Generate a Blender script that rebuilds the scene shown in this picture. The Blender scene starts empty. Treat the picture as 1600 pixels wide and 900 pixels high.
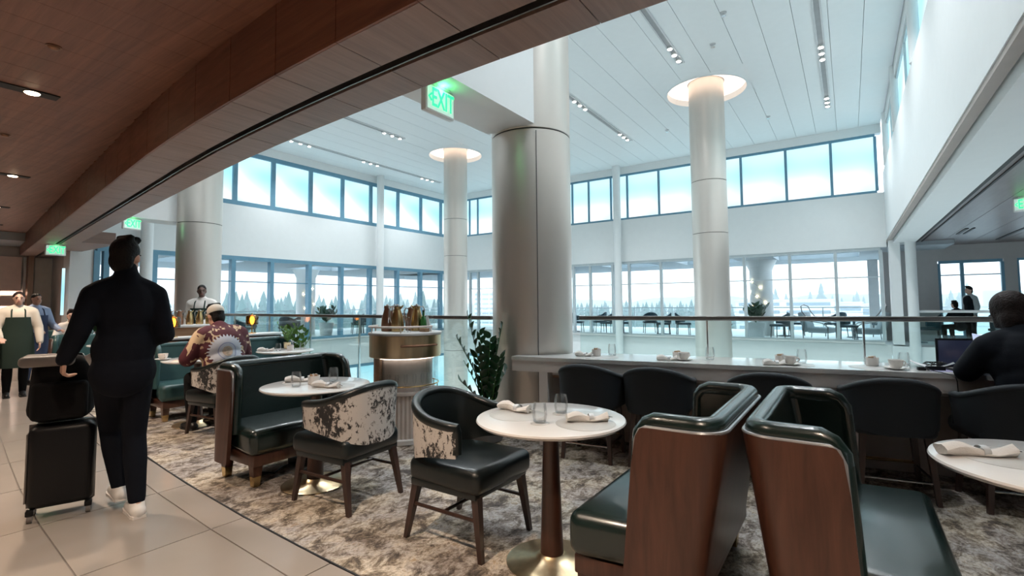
import bpy, bmesh, math, random
from mathutils import Vector, Matrix
from mathutils.bvhtree import BVHTree
random.seed(11)
S = bpy.context.scene
COL = S.collection
PI = math.pi
# ---------------------------------------------------------------- camera
cam = bpy.data.cameras.new('camera'); camo = bpy.data.objects.new('camera', cam); COL.objects.link(camo)
_y, _p, _r = math.radians(34.25), math.radians(3.236), math.radians(-0.478)
_F = Vector((-math.sin(_y)*math.cos(_p), math.cos(_y)*math.cos(_p), math.sin(_p)))
_R0 = Vector((math.cos(_y), math.sin(_y), 0)); _U0 = _R0.cross(_F)
_R = math.cos(_r)*_R0 + math.sin(_r)*_U0; _U = -math.sin(_r)*_R0 + math.cos(_r)*_U0
camo.matrix_world = Matrix(((_R.x, _U.x, -_F.x, 0), (_R.y, _U.y, -_F.y, 0), (_R.z, _U.z, -_F.z, 1.35), (0, 0, 0, 1)))
cam.sensor_width = 36; cam.lens = 773.15/1600*36; cam.shift_y = -19.5/1600
cam.clip_start = 0.05; cam.clip_end = 2000
S.camera = camo
# ---------------------------------------------------------------- world: bright overcast sky
W = bpy.data.worlds.new('overcast_sky'); S.world = W; W.use_nodes = True
_n, _l = W.node_tree.nodes, W.node_tree.links
_bg = _n['Background']
_tc = _n.new('ShaderNodeTexCoord'); _sx = _n.new('ShaderNodeSeparateXYZ'); _rp = _n.new('ShaderNodeValToRGB')
_l.new(_tc.outputs['Generated'], _sx.inputs[0]); _l.new(_sx.outputs['Z'], _rp.inputs[0]); _l.new(_rp.outputs[0], _bg.inputs[0])
_rp.color_ramp.elements[0].position = 0.0; _rp.color_ramp.elements[0].color = (0.93, 0.97, 1.0, 1)
_rp.color_ramp.elements[1].position = 0.9; _rp.color_ramp.elements[1].color = (0.66, 0.85, 1.0, 1)
SKY = 2.6
_bg.inputs[1].default_value = SKY
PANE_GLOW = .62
TRACK_W = 215      # each three-spot cluster
DOWN_W = 190       # each downlight of the wood ceiling
# ---------------------------------------------------------------- exposure
S.view_settings.view_transform = 'Standard'; S.view_settings.look = 'None'
S.view_settings.gamma = 1.0; S.view_settings.use_curve_mapping = False
S.view_settings.exposure = 0.74
S.cycles.use_denoising = True
S.cycles.use_adaptive_sampling = True; S.cycles.adaptive_threshold = .045
S.cycles.max_bounces = 8; S.cycles.diffuse_bounces = 4; S.cycles.glossy_bounces = 3
S.cycles.transmission_bounces = 6; S.cycles.transparent_max_bounces = 24
S.cycles.caustics_reflective = False; S.cycles.caustics_refractive = False
S.cycles.sample_clamp_indirect = 6.0

# ================================================================ materials
MATS = {}
def nodes(name):
    m = bpy.data.materials.new(name); m.use_nodes = True; MATS[name] = m
    return m, m.node_tree.nodes, m.node_tree.links, m.node_tree.nodes['Principled BSDF']
def ramp(n, pts, interp='LINEAR'):
    r = n.new('ShaderNodeValToRGB'); e = r.color_ramp.elements; r.color_ramp.interpolation = interp
    while len(e) < len(pts): e.new(0.5)
    for k, (p, c) in enumerate(pts): e[k].position = p; e[k].color = (*c, 1)
    return r
def noise(n, l, scale, detail=3, rough=.5, stretch=None, coord='Object', dist=0):
    t = n.new('ShaderNodeTexCoord'); x = n.new('ShaderNodeTexNoise')
    x.inputs['Scale'].default_value = scale; x.inputs['Detail'].default_value = detail
    x.inputs['Roughness'].default_value = rough; x.inputs['Distortion'].default_value = dist
    if stretch:
        mp = n.new('ShaderNodeMapping'); mp.inputs['Scale'].default_value = stretch
        l.new(t.outputs[coord], mp.inputs[0]); l.new(mp.outputs[0], x.inputs['Vector'])
    else: l.new(t.outputs[coord], x.inputs['Vector'])
    return x
def bump(n, l, b, src, strength, dist=.01):
    bp = n.new('ShaderNodeBump'); bp.inputs['Strength'].default_value = strength; bp.inputs['Distance'].default_value = dist
    l.new(src, bp.inputs['Height']); l.new(bp.outputs[0], b.inputs['Normal'])
def M(name, col, rough=.5, metal=0., var=.06, vscale=6, stretch=None, bmp=0, bscale=60, emis=0, ecol=None, spec=.5, coat=0, sheen=0):
    if name in MATS: return MATS[name]
    m, n, l, b = nodes(name)
    x = noise(n, l, vscale, 3, .5, stretch)
    r = ramp(n, [(.25, tuple(max(0, c*(1-var)) for c in col)), (.75, tuple(min(1, c*(1+var)) for c in col))])
    l.new(x.outputs[0], r.inputs[0]); l.new(r.outputs[0], b.inputs['Base Color'])
    b.inputs['Roughness'].default_value = rough; b.inputs['Metallic'].default_value = metal
    b.inputs['Specular IOR Level'].default_value = spec; b.inputs['Coat Weight'].default_value = coat
    b.inputs['Sheen Weight'].default_value = sheen
    if coat > .5: b.inputs['Coat IOR'].default_value = 1.62; b.inputs['Coat Roughness'].default_value = .16
    if bmp: bump(n, l, b, noise(n, l, bscale, 4, .6).outputs[0], bmp)
    if emis:
        b.inputs['Emission Color'].default_value = (*(ecol or col), 1); b.inputs['Emission Strength'].default_value = emis
    return m
def wood(name, c0, c1, stretch=(1, 14, 14), scale=2.2, rough=.45, coat=.1):
    m, n, l, b = nodes(name)
    x = noise(n, l, scale, 6, .62, stretch, dist=.6)
    y = noise(n, l, 1.1, 2, .5)
    r = ramp(n, [(.28, c0), (.72, c1)]); l.new(x.outputs[0], r.inputs[0])
    mx = n.new('ShaderNodeMix'); mx.data_type = 'RGBA'; mx.blend_type = 'MULTIPLY'; mx.inputs[0].default_value = .5
    r2 = ramp(n, [(.3, (.72, .70, .70)), (.7, (1, 1, 1))]); l.new(y.outputs[0], r2.inputs[0])
    l.new(r.outputs[0], mx.inputs[6]); l.new(r2.outputs[0], mx.inputs[7]); l.new(mx.outputs[2], b.inputs['Base Color'])
    b.inputs['Roughness'].default_value = rough; b.inputs['Coat Weight'].default_value = coat; b.inputs['Coat Roughness'].default_value = .3
    bump(n, l, b, x.outputs[0], .12, .004)
    return m
def glass(name, tint=(.93, .98, .99), refl=.10, rough=.02):
    m, n, l, b = nodes(name); n.remove(b)
    t = n.new('ShaderNodeBsdfTransparent'); t.inputs[0].default_value = (*tint, 1)
    g = n.new('ShaderNodeBsdfGlossy'); g.inputs['Roughness'].default_value = rough
    lw = n.new('ShaderNodeLayerWeight'); lw.inputs[0].default_value = .35
    mr = n.new('ShaderNodeMapRange'); mr.inputs['To Min'].default_value = refl*.35; mr.inputs['To Max'].default_value = min(.9, refl*5)
    l.new(lw.outputs['Fresnel'], mr.inputs[0])
    mx = n.new('ShaderNodeMixShader'); l.new(mr.outputs[0], mx.inputs[0]); l.new(t.outputs[0], mx.inputs[1]); l.new(g.outputs[0], mx.inputs[2])
    l.new(mx.outputs[0], n['Material Output'].inputs[0])
    return m
def emit(name, col, strength):
    m, n, l, b = nodes(name)
    b.inputs['Base Color'].default_value = (*col, 1)
    b.inputs['Emission Color'].default_value = (*col, 1); b.inputs['Emission Strength'].default_value = strength
    return m
# walls and big surfaces
M('white_paint', (.80, .82, .82), .55, var=.012)
M('ceiling_white', (.80, .83, .84), .45, var=.012)
M('grey_paint', (.50, .47, .46), .6, var=.03)
M('warm_grey', (.42, .37, .34), .6, var=.04)
M('rose_panel', (.70, .50, .42), .5, var=.05)
M('pale_grey', (.66, .66, .65), .5, var=.03)
M('slab_grey', (.46, .47, .47), .6, var=.04)
M('dark_gap', (.012, .012, .014), .6)
M('track_metal', (.62, .63, .64), .45, .2)
M('slot_grey', (.34, .35, .36), .5)
M('steel_edge', (.42, .42, .43), .3, .7)
M('column_metal', (.66, .61, .56), .36, .68, var=.03, vscale=1.5, stretch=(1, 1, .15))
M('seam_dark', (.10, .10, .10), .6)
M('blue_frame', (.15, .31, .42), .4, .2)
M('light_frame', (.52, .58, .60), .4, .2)
M('rail_metal', (.20, .19, .18), .32, .85)
M('brass', (.62, .45, .22), .26, 1.0, var=.12, vscale=4, stretch=(1, 1, .1))
M('brushed_brass', (.72, .56, .35), .32, 1.0, var=.10, vscale=30, stretch=(1, 1, .05))
M('copper_brown', (.30, .16, .10), .35, .7)
M('chrome', (.75, .75, .75), .15, 1.0)
wood('soffit_wood', (.15, .062, .040), (.31, .135, .085), (.6, 12, 12), 1.6, .5)
wood('bulkhead_wood', (.22, .14, .115), (.34, .22, .175), (12, .8, 12), 1.6, .5)
wood('alcove_wood', (.105, .075, .07), (.17, .125, .115), (12, 1, 12), 1.2, .38)
wood('walnut', (.048, .018, .011), (.105, .042, .026), (10, 10, .7), 2.4, .38, .25)
wood('dark_wood', (.030, .016, .012), (.075, .036, .026), (12, 12, .8), 3, .4, .15)
wood('oak_light', (.32, .19, .11), (.46, .29, .17), (1, 12, 12), 2, .45)
# leather and cloth
M('green_leather', (.005, .015, .013), .27, bmp=.10, bscale=180, var=.2, coat=.52)
M('black_leather', (.008, .012, .0125), .30, bmp=.10, bscale=180, var=.2, coat=.1)
M('teal_leather', (.028, .075, .078), .35, bmp=.1, bscale=160, var=.15)
M('navy_fabric', (.007, .012, .018), .65, bmp=.25, bscale=300, var=.15, sheen=.06)
M('navy_cloth', (.0035, .005, .010), .85, bmp=.2, bscale=250, var=.2, spec=.2)
M('black_cloth', (.005, .005, .006), .85, spec=.2, bmp=.2, bscale=250, var=.2)
M('charcoal_cloth', (.007, .009, .014), .85, bmp=.2, bscale=220, var=.15, spec=.2)
M('cream_cloth', (.62, .57, .50), .8, bmp=.15, bscale=200, var=.05)
M('white_cloth', (.74, .70, .66), .85, bmp=.3, bscale=140, var=.05)
M('blue_shirt', (.32, .40, .58), .8, bmp=.15, bscale=200)
M('navy_vest', (.03, .045, .10), .8)
M('apron_green', (.012, .030, .022), .8, bmp=.2, bscale=200)
M('terrace_fabric', (.018, .055, .075), .7, var=.15)
M('terrace_grey', (.38, .42, .44), .7, var=.1)
M('black_plastic', (.007, .007, .008), .4, spec=.3)
M('grey_plastic', (.18, .16, .15), .5)
M('white_plastic', (.75, .75, .74), .35)
M('ceramic', (.78, .74, .70), .22, var=.02)
M('table_stone', (.72, .70, .68), .16, var=.025, vscale=9, coat=.3)
M('counter_stone', (.74, .73, .71), .10, var=.02, vscale=6, coat=.3)
M('counter_face', (.74, .70, .68), .4, var=.02)
M('placemat', (.50, .49, .47), .3, var=.04)
M('taupe', (.76, .66, .60), .35, .15, var=.04)
M('fluted_grey', (.58, .52, .48), .45, var=.04)
M('paper', (.80, .80, .82), .7, var=.02)
M('purple_paper', (.45, .43, .66), .6, var=.02)
M('packet_tan', (.55, .36, .20), .6, var=.3, vscale=60)
M('bottle_green', (.03, .16, .035), .12, spec=.8)
M('screen_blue', (.42, .47, .60), .3, emis=.5, ecol=(.5, .58, .78))
M('screen_dark', (.012, .014, .03), .25, emis=.03, ecol=(.2, .25, .5))
M('skin', (.56, .33, .24), .5, var=.06, vscale=14)
M('skin_dark', (.115, .058, .040), .5, var=.08, vscale=14)
M('skin_pale', (.60, .37, .29), .5, var=.06, vscale=14)
M('hair_dark', (.007, .005, .004), .55, var=.4, vscale=60, stretch=(1, 1, .2), bmp=.9, bscale=70, spec=.2)
M('hair_brown', (.022, .014, .013), .55, var=.35, vscale=60, stretch=(1, 1, .2), bmp=.9, bscale=70, spec=.2)
M('eye_dark', (.01, .008, .008), .2)
M('lip', (.36, .13, .11), .5)
M('sneaker_white', (.78, .75, .72), .6, var=.04)
M('sole_dark', (.03, .03, .03), .7)
M('leaf_dark', (.012, .055, .018), .28, var=.35, vscale=8, coat=.15)
M('leaf_light', (.10, .22, .03), .35, var=.3, vscale=8)
M('stem_green', (.05, .14, .03), .5)
M('soil', (.03, .02, .015), .9)
M('pot_grey', (.10, .10, .10), .5)
M('conifer', (.055, .13, .12), .9, var=.4, vscale=.6)
M('bark', (.05, .04, .035), .9)
M('city_white', (.70, .73, .75), .7, var=.04, vscale=.05)
M('city_dark', (.16, .24, .30), .5)
M('ground_outside', (.33, .38, .38), .9, var=.2, vscale=.02)
M('hill', (.16, .27, .29), .95, var=.25, vscale=.02)
M('terrace_floor', (.62, .64, .64), .5, var=.03)
M('terrace_roof', (.36, .40, .43), .6, var=.04)
M('lower_floor', (.58, .60, .58), .3, var=.05)
M('tile_stone', (.36, .315, .28), .17, var=.07, vscale=1.4, spec=.45)
M('grout', (.17, .15, .135), .8)
M('wood_box', (.30, .15, .085), .5, var=.2)
glass('window_glass', (.93, .975, .99), .06)
glass('rail_glass', (.90, .965, .955), .05)
glass('tumbler_glass', (.998, .999, .999), .085)
glass('amber_glass', (.86, .56, .20), .22)
glass('water', (.96, .98, .98), .10)
emit('warm_cove', (1.0, .78, .64), 1.0)
emit('spot_white', (1.0, .93, .86), 14)
emit('spot_warm', (1.0, .74, .48), 16)
emit('bulb_warm', (1.0, .66, .34), 7)
emit('bulb_string', (1.0, .80, .52), 16)
emit('exit_green', (.02, .85, .20), 1.3)
emit('exit_panel', (.62, .80, .74), .30)
emit('shelf_light', (1.0, .80, .68), 3.5)
# frosted clerestory panes, daylight put in as a mottled emission colour
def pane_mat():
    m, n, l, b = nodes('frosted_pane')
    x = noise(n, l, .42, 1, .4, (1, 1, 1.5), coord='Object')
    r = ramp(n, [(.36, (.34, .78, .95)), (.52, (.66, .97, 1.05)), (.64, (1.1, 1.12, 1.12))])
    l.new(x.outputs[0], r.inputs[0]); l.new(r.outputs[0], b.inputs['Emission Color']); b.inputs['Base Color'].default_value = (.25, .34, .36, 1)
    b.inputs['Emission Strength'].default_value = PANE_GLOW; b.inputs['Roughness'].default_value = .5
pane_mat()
def carpet_mat():
    m, n, l, b = nodes('carpet')
    a = noise(n, l, 8.5, 9, .78, (1, .75, 1), dist=.5); c = noise(n, l, 2.1, 4, .6, dist=.5); f = noise(n, l, 55, 4, .7, (1, .6, 1))
    r = ramp(n, [(.40, (.13, .115, .105)), (.46, (.29, .245, .205)), (.50, (.46, .41, .36)), (.56, (.66, .62, .58)), (.66, (.44, .34, .23))])
    l.new(a.outputs[0], r.inputs[0])
    r2 = ramp(n, [(.43, (.66, .64, .66)), (.57, (1.0, .93, .80))]); l.new(c.outputs[0], r2.inputs[0])
    mx = n.new('ShaderNodeMix'); mx.data_type = 'RGBA'; mx.blend_type = 'MULTIPLY'; mx.inputs[0].default_value = .75
    l.new(r.outputs[0], mx.inputs[6]); l.new(r2.outputs[0], mx.inputs[7])
    r3 = ramp(n, [(.36, (.48, .46, .44)), (.56, (1, 1, 1))]); l.new(f.outputs[0], r3.inputs[0])
    m2 = n.new('ShaderNodeMix'); m2.data_type = 'RGBA'; m2.blend_type = 'MULTIPLY'; m2.inputs[0].default_value = .8
    l.new(mx.outputs[2], m2.inputs[6]); l.new(r3.outputs[0], m2.inputs[7]); l.new(m2.outputs[2], b.inputs['Base Color'])
    b.inputs['Roughness'].default_value = .95; b.inputs['Specular IOR Level'].default_value = .1
    bump(n, l, b, f.outputs[0], .5, .01)
carpet_mat()
def cowhide():
    m, n, l, b = nodes('cowhide')
    a = noise(n, l, 34, 7, .74, (1, 1, .7), dist=.3); c = noise(n, l, 5.0, 2, .5)
    ad = n.new('ShaderNodeMath'); ad.operation = 'MULTIPLY_ADD'; ad.inputs[1].default_value = .6
    l.new(c.outputs[0], ad.inputs[0]); l.new(a.outputs[0], ad.inputs[2])
    r = ramp(n, [(.0, (.56, .52, .49)), (.815, (.58, .55, .52)), (.835, (.25, .21, .18)), (.86, (.020, .020, .022))])
    l.new(ad.outputs[0], r.inputs[0]); l.new(r.outputs[0], b.inputs['Base Color'])
    b.inputs['Roughness'].default_value = .6
    bump(n, l, b, a.outputs[0], .15, .004)
cowhide()
def maroon_print():
    m, n, l, b = nodes('maroon_print')
    a = noise(n, l, 9, 2, .45, dist=1.4)
    r = ramp(n, [(.0, (.085, .014, .022)), (.55, (.085, .014, .022)), (.57, (.62, .46, .30))], 'LINEAR')
    l.new(a.outputs[0], r.inputs[0]); l.new(r.outputs[0], b.inputs['Base Color']); b.inputs['Roughness'].default_value = .8
maroon_print()

# ================================================================ mesh helpers
def vadd(bm, vs): return [bm.verts.new(v) for v in vs]
def box(bm, c, s, rz=0, bev=0, seg=2, rot=None):
    mt = Matrix.Translation(c) @ (rot if rot else Matrix.Rotation(rz, 4, 'Z')) @ Matrix.Diagonal((s[0], s[1], s[2], 1))
    r = bmesh.ops.create_cube(bm, size=1, matrix=mt)
    if bev:
        es = set(e for v in r['verts'] for e in v.link_edges)
        bmesh.ops.bevel(bm, geom=list(es), offset=bev, segments=seg, profile=.5, affect='EDGES', clamp_overlap=True)
    return bm
def B(c, s, rz=0, bev=0, seg=2): return box(bmesh.new(), c, s, rz, bev, seg)
def loft(bm, rings, cap=True, closed=True):
    R = [vadd(bm, r) for r in rings]; n = len(R[0])
    for a, b in zip(R[:-1], R[1:]):
        for i in range(n if closed else n-1):
            j = (i+1) % n
            try: bm.faces.new((a[i], a[j], b[j], b[i]))
            except ValueError: pass
    if cap:
        bm.faces.new(list(reversed(R[0]))); bm.faces.new(R[-1])
    return R
def lathe(bm, prof, c=(0, 0, 0), seg=32, cap=True):
    rings = [[(c[0]+r*math.cos(2*PI*k/seg), c[1]+r*math.sin(2*PI*k/seg), c[2]+z) for k in range(seg)] for r, z in prof]
    loft(bm, rings, cap); return bm
def L(prof, c=(0, 0, 0), seg=32, cap=True): return lathe(bmesh.new(), prof, c, seg, cap)
def frame_of(d):
    d = d.normalized(); a = Vector((0, 0, 1)) if abs(d.z) < .9 else Vector((1, 0, 0))
    u = d.cross(a).normalized(); return u, d.cross(u).normalized()
def tube(bm, pts, r, seg=10, cap=True, flat=None):
    pts = [Vector(p) for p in pts]; rs = r if isinstance(r, (list, tuple)) else [r]*len(pts); rings = []
    u = v = None
    for i, p in enumerate(pts):
        d = (pts[min(i+1, len(pts)-1)] - pts[max(i-1, 0)]).normalized()
        if u is None: u, v = frame_of(d)
        else:
            u = (u - d*u.dot(d)).normalized(); v = d.cross(u)
        rings.append([p + rs[i]*(math.cos(2*PI*k/seg)*u + math.sin(2*PI*k/seg)*v) for k in range(seg)])
    if flat:
        pass
    loft(bm, rings, cap); return bm
def T(pts, r, seg=10): return tube(bmesh.new(), pts, r, seg)
def taper(bm, p0, p1, w0, w1, rz=0):
    """square tapered bar"""
    p0, p1 = Vector(p0), Vector(p1); rings = []
    for p, w in ((p0, w0), (p1, w1)):
        rings.append([p + Matrix.Rotation(rz, 3, 'Z') @ Vector((sx*w/2, sy*w/2, 0)) for sx, sy in ((-1, -1), (1, -1), (1, 1), (-1, 1))])
    loft(bm, rings); return bm
def sheet(bm, A, Bq):
    """closed solid between two point grids of equal size"""
    n, m = len(A), len(A[0])
    a = [vadd(bm, r) for r in A]; b = [vadd(bm, r) for r in Bq]
    for i in range(n-1):
        for j in range(m-1):
            bm.faces.new((a[i][j], a[i+1][j], a[i+1][j+1], a[i][j+1]))
            bm.faces.new((b[i][j], b[i][j+1], b[i+1][j+1], b[i+1][j]))
    for i in range(n-1):
        bm.faces.new((a[i][0], b[i][0], b[i+1][0], a[i+1][0])); bm.faces.new((a[i][m-1], a[i+1][m-1], b[i+1][m-1], b[i][m-1]))
    for j in range(m-1):
        bm.faces.new((a[0][j], a[0][j+1], b[0][j+1], b[0][j])); bm.faces.new((a[n-1][j], b[n-1][j], b[n-1][j+1], a[n-1][j+1]))
    return bm
def prism(bm, poly, z0, z1):
    loft(bm, [[(x, y, z0) for x, y in poly], [(x, y, z1) for x, y in poly]]); return bm
def ball(bm, c, r, seg=16, rot=None):
    rr = r if isinstance(r, (list, tuple)) else (r, r, r)
    mt = Matrix.Translation(c) @ (rot.to_4x4() if rot else Matrix()) @ Matrix.Diagonal((*rr, 1))
    bmesh.ops.create_uvsphere(bm, u_segments=seg, v_segments=max(6, seg//2+2), radius=1, matrix=mt); return bm
def mesh_of(name, bm, mat, smooth=True, angle=40):
    bmesh.ops.recalc_face_normals(bm, faces=bm.faces)
    me = bpy.data.meshes.new(name); bm.to_mesh(me); bm.free()
    if mat: me.materials.append(MATS[mat])
    if smooth:
        me.polygons.foreach_set('use_smooth', [True]*len(me.polygons))
        try: me.set_sharp_from_angle(angle=math.radians(angle))
        except Exception: pass
    return me
def obj(name, bm, mat, parent=None, smooth=True, loc=None, angle=40, label=None):
    me = bm if isinstance(bm, bpy.types.Mesh) else mesh_of(name, bm, mat, smooth, angle)
    o = bpy.data.objects.new(name, me); COL.objects.link(o)
    if parent: o.parent = parent
    if loc: o.location = loc
    if label: o['label'] = label
    return o
def tag(o, label, cat, group=None, kind=None):
    o['label'] = label; o['category'] = cat
    if group: o['group'] = group
    if kind: o['kind'] = kind
    return o
def thing(name, label, cat, loc=(0, 0, 0), rz=0, group=None):
    o = bpy.data.objects.new(name, None); COL.objects.link(o); o.empty_display_size = .1
    o.location = loc; o.rotation_euler = (0, 0, rz)
    return tag(o, label, cat, group)
def struct(name, bm=None, mat=None, smooth=False, loc=None):
    if bm is None:
        o = bpy.data.objects.new(name, None); COL.objects.link(o)
    else: o = obj(name, bm, mat, None, smooth)
    if loc: o.location = loc
    o['kind'] = 'structure'; return o
def kids(o): return [c for c in COL.objects if c.parent == o]
def dup(o, loc=None, rz=None, label=None, parent=None):
    c = o.copy(); COL.objects.link(c); c.parent = parent
    if loc is not None: c.location = loc
    if rz is not None: c.rotation_euler = (0, 0, rz)
    if label: c['label'] = label
    for k in o.children: dup(k, parent=c)
    return c
def text_mesh(name, s, size, depth, mat):
    cu = bpy.data.curves.new(name, 'FONT'); cu.body = s; cu.size = size; cu.extrude = depth
    cu.align_x = 'CENTER'; cu.align_y = 'CENTER'; cu.offset = .0012
    t = bpy.data.objects.new(name, cu); COL.objects.link(t)
    me = bpy.data.meshes.new_from_object(t.evaluated_get(bpy.context.evaluated_depsgraph_get()))
    bpy.data.objects.remove(t); me.materials.clear(); me.materials.append(MATS[mat]); return me
# ================================================================ the setting
XL, YB, ZC = -16.6, 18.9, 6.83
ZT, ZM, ZH = 6.55, 4.68, 2.99
def dr(x):                                      # the concourse curves slightly away to the left
    u = -x-1.2
    return 0. if u <= 0 else (.128*u*u/9 if u < 4.5 else .128*(u-2.25))
# carpet and tiled walkway
XS = [7, 3, 0, -1.2, -1.9, -2.6, -3.3, -4.0, -4.7, -5.7, -9, -12, -15, -18.6]
bm = bmesh.new()
prism(bm, [(x, 1.655+dr(x)) for x in XS] + [(-18.6, 4.78), (-3.4, 4.78), (-2.5, 4.95), (7, 6.75)], -.35, 0.0)
struct('floor', bm, 'carpet')
fl = struct('floor', bmesh.new(), None)
bm = bmesh.new(); prism(bm, [(x, 1.655+dr(x)) for x in XS] + [(-18.6, -3.6), (7, -3.6)], -.35, -.006)
fl.data = mesh_of('floor', bm, 'grout', False)
TY = [1.65, 1.45, .82, .19, -.44, -1.07, -1.7]
xs = [2.4 - .95*k + .05 for k in range(24)]
tilemesh = {}
for r in range(len(TY)-1):
    y1, y0 = TY[r], TY[r+1]
    for k in range(len(xs)-1):
        x1, x0 = xs[k], xs[k+1]
        if x0 > 0 and y0 < .2: continue
        if y1 < .2 and x0 > -1.5: continue
        g = .004
        bm = bmesh.new()
        P = [(x0+g, y0+g+dr(x0)), (x1-g, y0+g+dr(x1)), (x1-g, y1-g+dr(x1)), (x0+g, y1-g+dr(x0))]
        cx, cy = sum(p[0] for p in P)/4, sum(p[1] for p in P)/4
        key = (r, 's') if x1 <= -5.7 else (r, 'n') if x0 >= -1.2 else (r, k, 'b')
        if key not in tilemesh:
            prism(bm, [(a-cx, b-cy) for a, b in P], -.012, 0.0); tilemesh[key] = mesh_of('tile', bm, 'tile_stone', False)
        else: bm.free()
        obj('tile', tilemesh[key], None, fl, loc=(cx, cy, 0))
# edge strip where carpet meets tile
bm = bmesh.new(); prism(bm, [(x, 1.648+dr(x)) for x in XS] + [(x, 1.658+dr(x)) for x in reversed(XS)], -.02, .004); struct('trim_1', bm, 'dark_gap')
# atrium lower storey
struct('floor', B((-6, 10, -4.6), (26, 20, .2)), 'lower_floor')
# ---- walls with window bands
def wall_x(name, x, y0, y1, bands, mat, th=.3, sgn=-1):
    bm = bmesh.new()
    for z0, z1 in bands: box(bm, (x+sgn*th/2, (y0+y1)/2, (z0+z1)/2), (th, y1-y0, z1-z0))
    return struct(name, bm, mat)
def wall_y(name, y, x0, x1, bands, mat, th=.3):
    bm = bmesh.new()
    for z0, z1 in bands: box(bm, ((x0+x1)/2, y+th/2, (z0+z1)/2), (x1-x0, th, z1-z0))
    return struct(name, bm, mat)
LOW0, LOW1 = -3.9, -1.05
bands = [(-4.5, LOW0), (LOW1, 0.0), (ZH, ZM), (ZT, ZC+.2)]
wall_x('wall_left', XL, 4.3, YB+.3, bands, 'white_paint')
wall_y('wall_far', YB, XL-.3, 1.0, bands, 'white_paint')
# right-hand upper wall over the side lounge
bm = bmesh.new()
box(bm, (1.15, 10.6, 4.25), (.30, 17.2, 2.1)); box(bm, (1.15, 10.6, 6.74), (.20, 17.2, .38))
struct('wall_right', bm, 'white_paint')
struct('trim_2', B((1.40, 11.7, 3.17), (.52, 19, .24)), 'white_paint')
struct('trim_3', B((1.06, 10.6, 3.17), (.10, 17.2, .06)), 'warm_grey')
# atrium ceiling: long white planks running towards the far wall, with two square cut-outs for the column coves
CV = [(-2.89, 13.30), (-11.85, 13.75)]
ce = struct('ceiling', B((-7.9, 10.6, ZC+.26), (18.4, 17.2, .08)), 'ceiling_white')
edges = sorted(set([XL+.0, 1.0] + [round(c[0]+s*1.06, 3) for c in CV for s in (-1, 1)]))
bounds = []
for a, b in zip(edges[:-1], edges[1:]):
    n = max(1, round((b-a)/.62))
    bounds += [a+(b-a)*k/n for k in range(n)]
bounds.append(edges[-1])
for a, b in zip(bounds[:-1], bounds[1:]):
    segs = [(2.0, 19.0)]
    for cx, cy in CV:
        if cx-1.07 < (a+b)/2 < cx+1.07: segs = [(2.0, cy-1.06), (cy+1.06, 19.0)]
    for y0, y1 in segs:
        obj('plank', B(((a+b)/2, (y0+y1)/2, ZC+.05), (b-a-.008, y1-y0, .10)), 'ceiling_white', ce, smooth=False)
for cx, cy in CV:      # square plate with a round hole and a lit concave cove
    bm = bmesh.new(); n = 64; ri = .97
    outer, inner = [], []
    for k in range(n):
        a = 2*PI*k/n; c, s = math.cos(a), math.sin(a); q = 1.055/max(abs(c), abs(s))
        outer.append((cx+q*c, cy+q*s, ZC)); inner.append((cx+ri*c, cy+ri*s, ZC))
    loft(bm, [outer, inner, [(x, y, ZC+.05) for x, y, z in inner]], cap=False)
    obj('cove_plate', bm, 'ceiling_white', ce, smooth=False)
    t = thing('ring_light', 'glowing round ceiling cove around the %s atrium column' % ('nearer right' if cy < 13.5 else 'farther left'), 'ceiling light', (cx, cy, ZC), 0, 'column cove lights')
    obj('cove', L([(.955, .14), (.90, .17), (.75, .20), (.46, .21)], seg=48, cap=False), 'warm_cove', t)
    obj('cove_wall', L([(.97, .0), (.97, .06), (.955, .14)], seg=48, cap=False), 'ceiling_white', t)
    obj('cove_lip', L([(.965, .0), (.995, .0), (.995, -.012), (.965, -.012), (.965, 0)], seg=48, cap=False), 'ceiling_white', t)
# sprinkler heads on the white ceiling
for k, (x, y) in enumerate([(-1.77, 9.8), (-2.2, 10.9), (-1.79, 16.2), (-7.4, 9.6), (-4.6, 15.6), (-8.9, 15.5)]):
    t = thing('sprinkler', 'small white sprinkler head on the atrium ceiling', 'sprinkler', (x, y, ZC), 0, 'atrium ceiling sprinklers')
    obj('plate', L([(.06, 0), (.06, -.012), (.03, -.02)], seg=16), 'track_metal', t); obj('nozzle', L([(.02, -.02), (.02, -.06), (.045, -.065), (.045, -.07)], seg=12), 'chrome', t)
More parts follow.
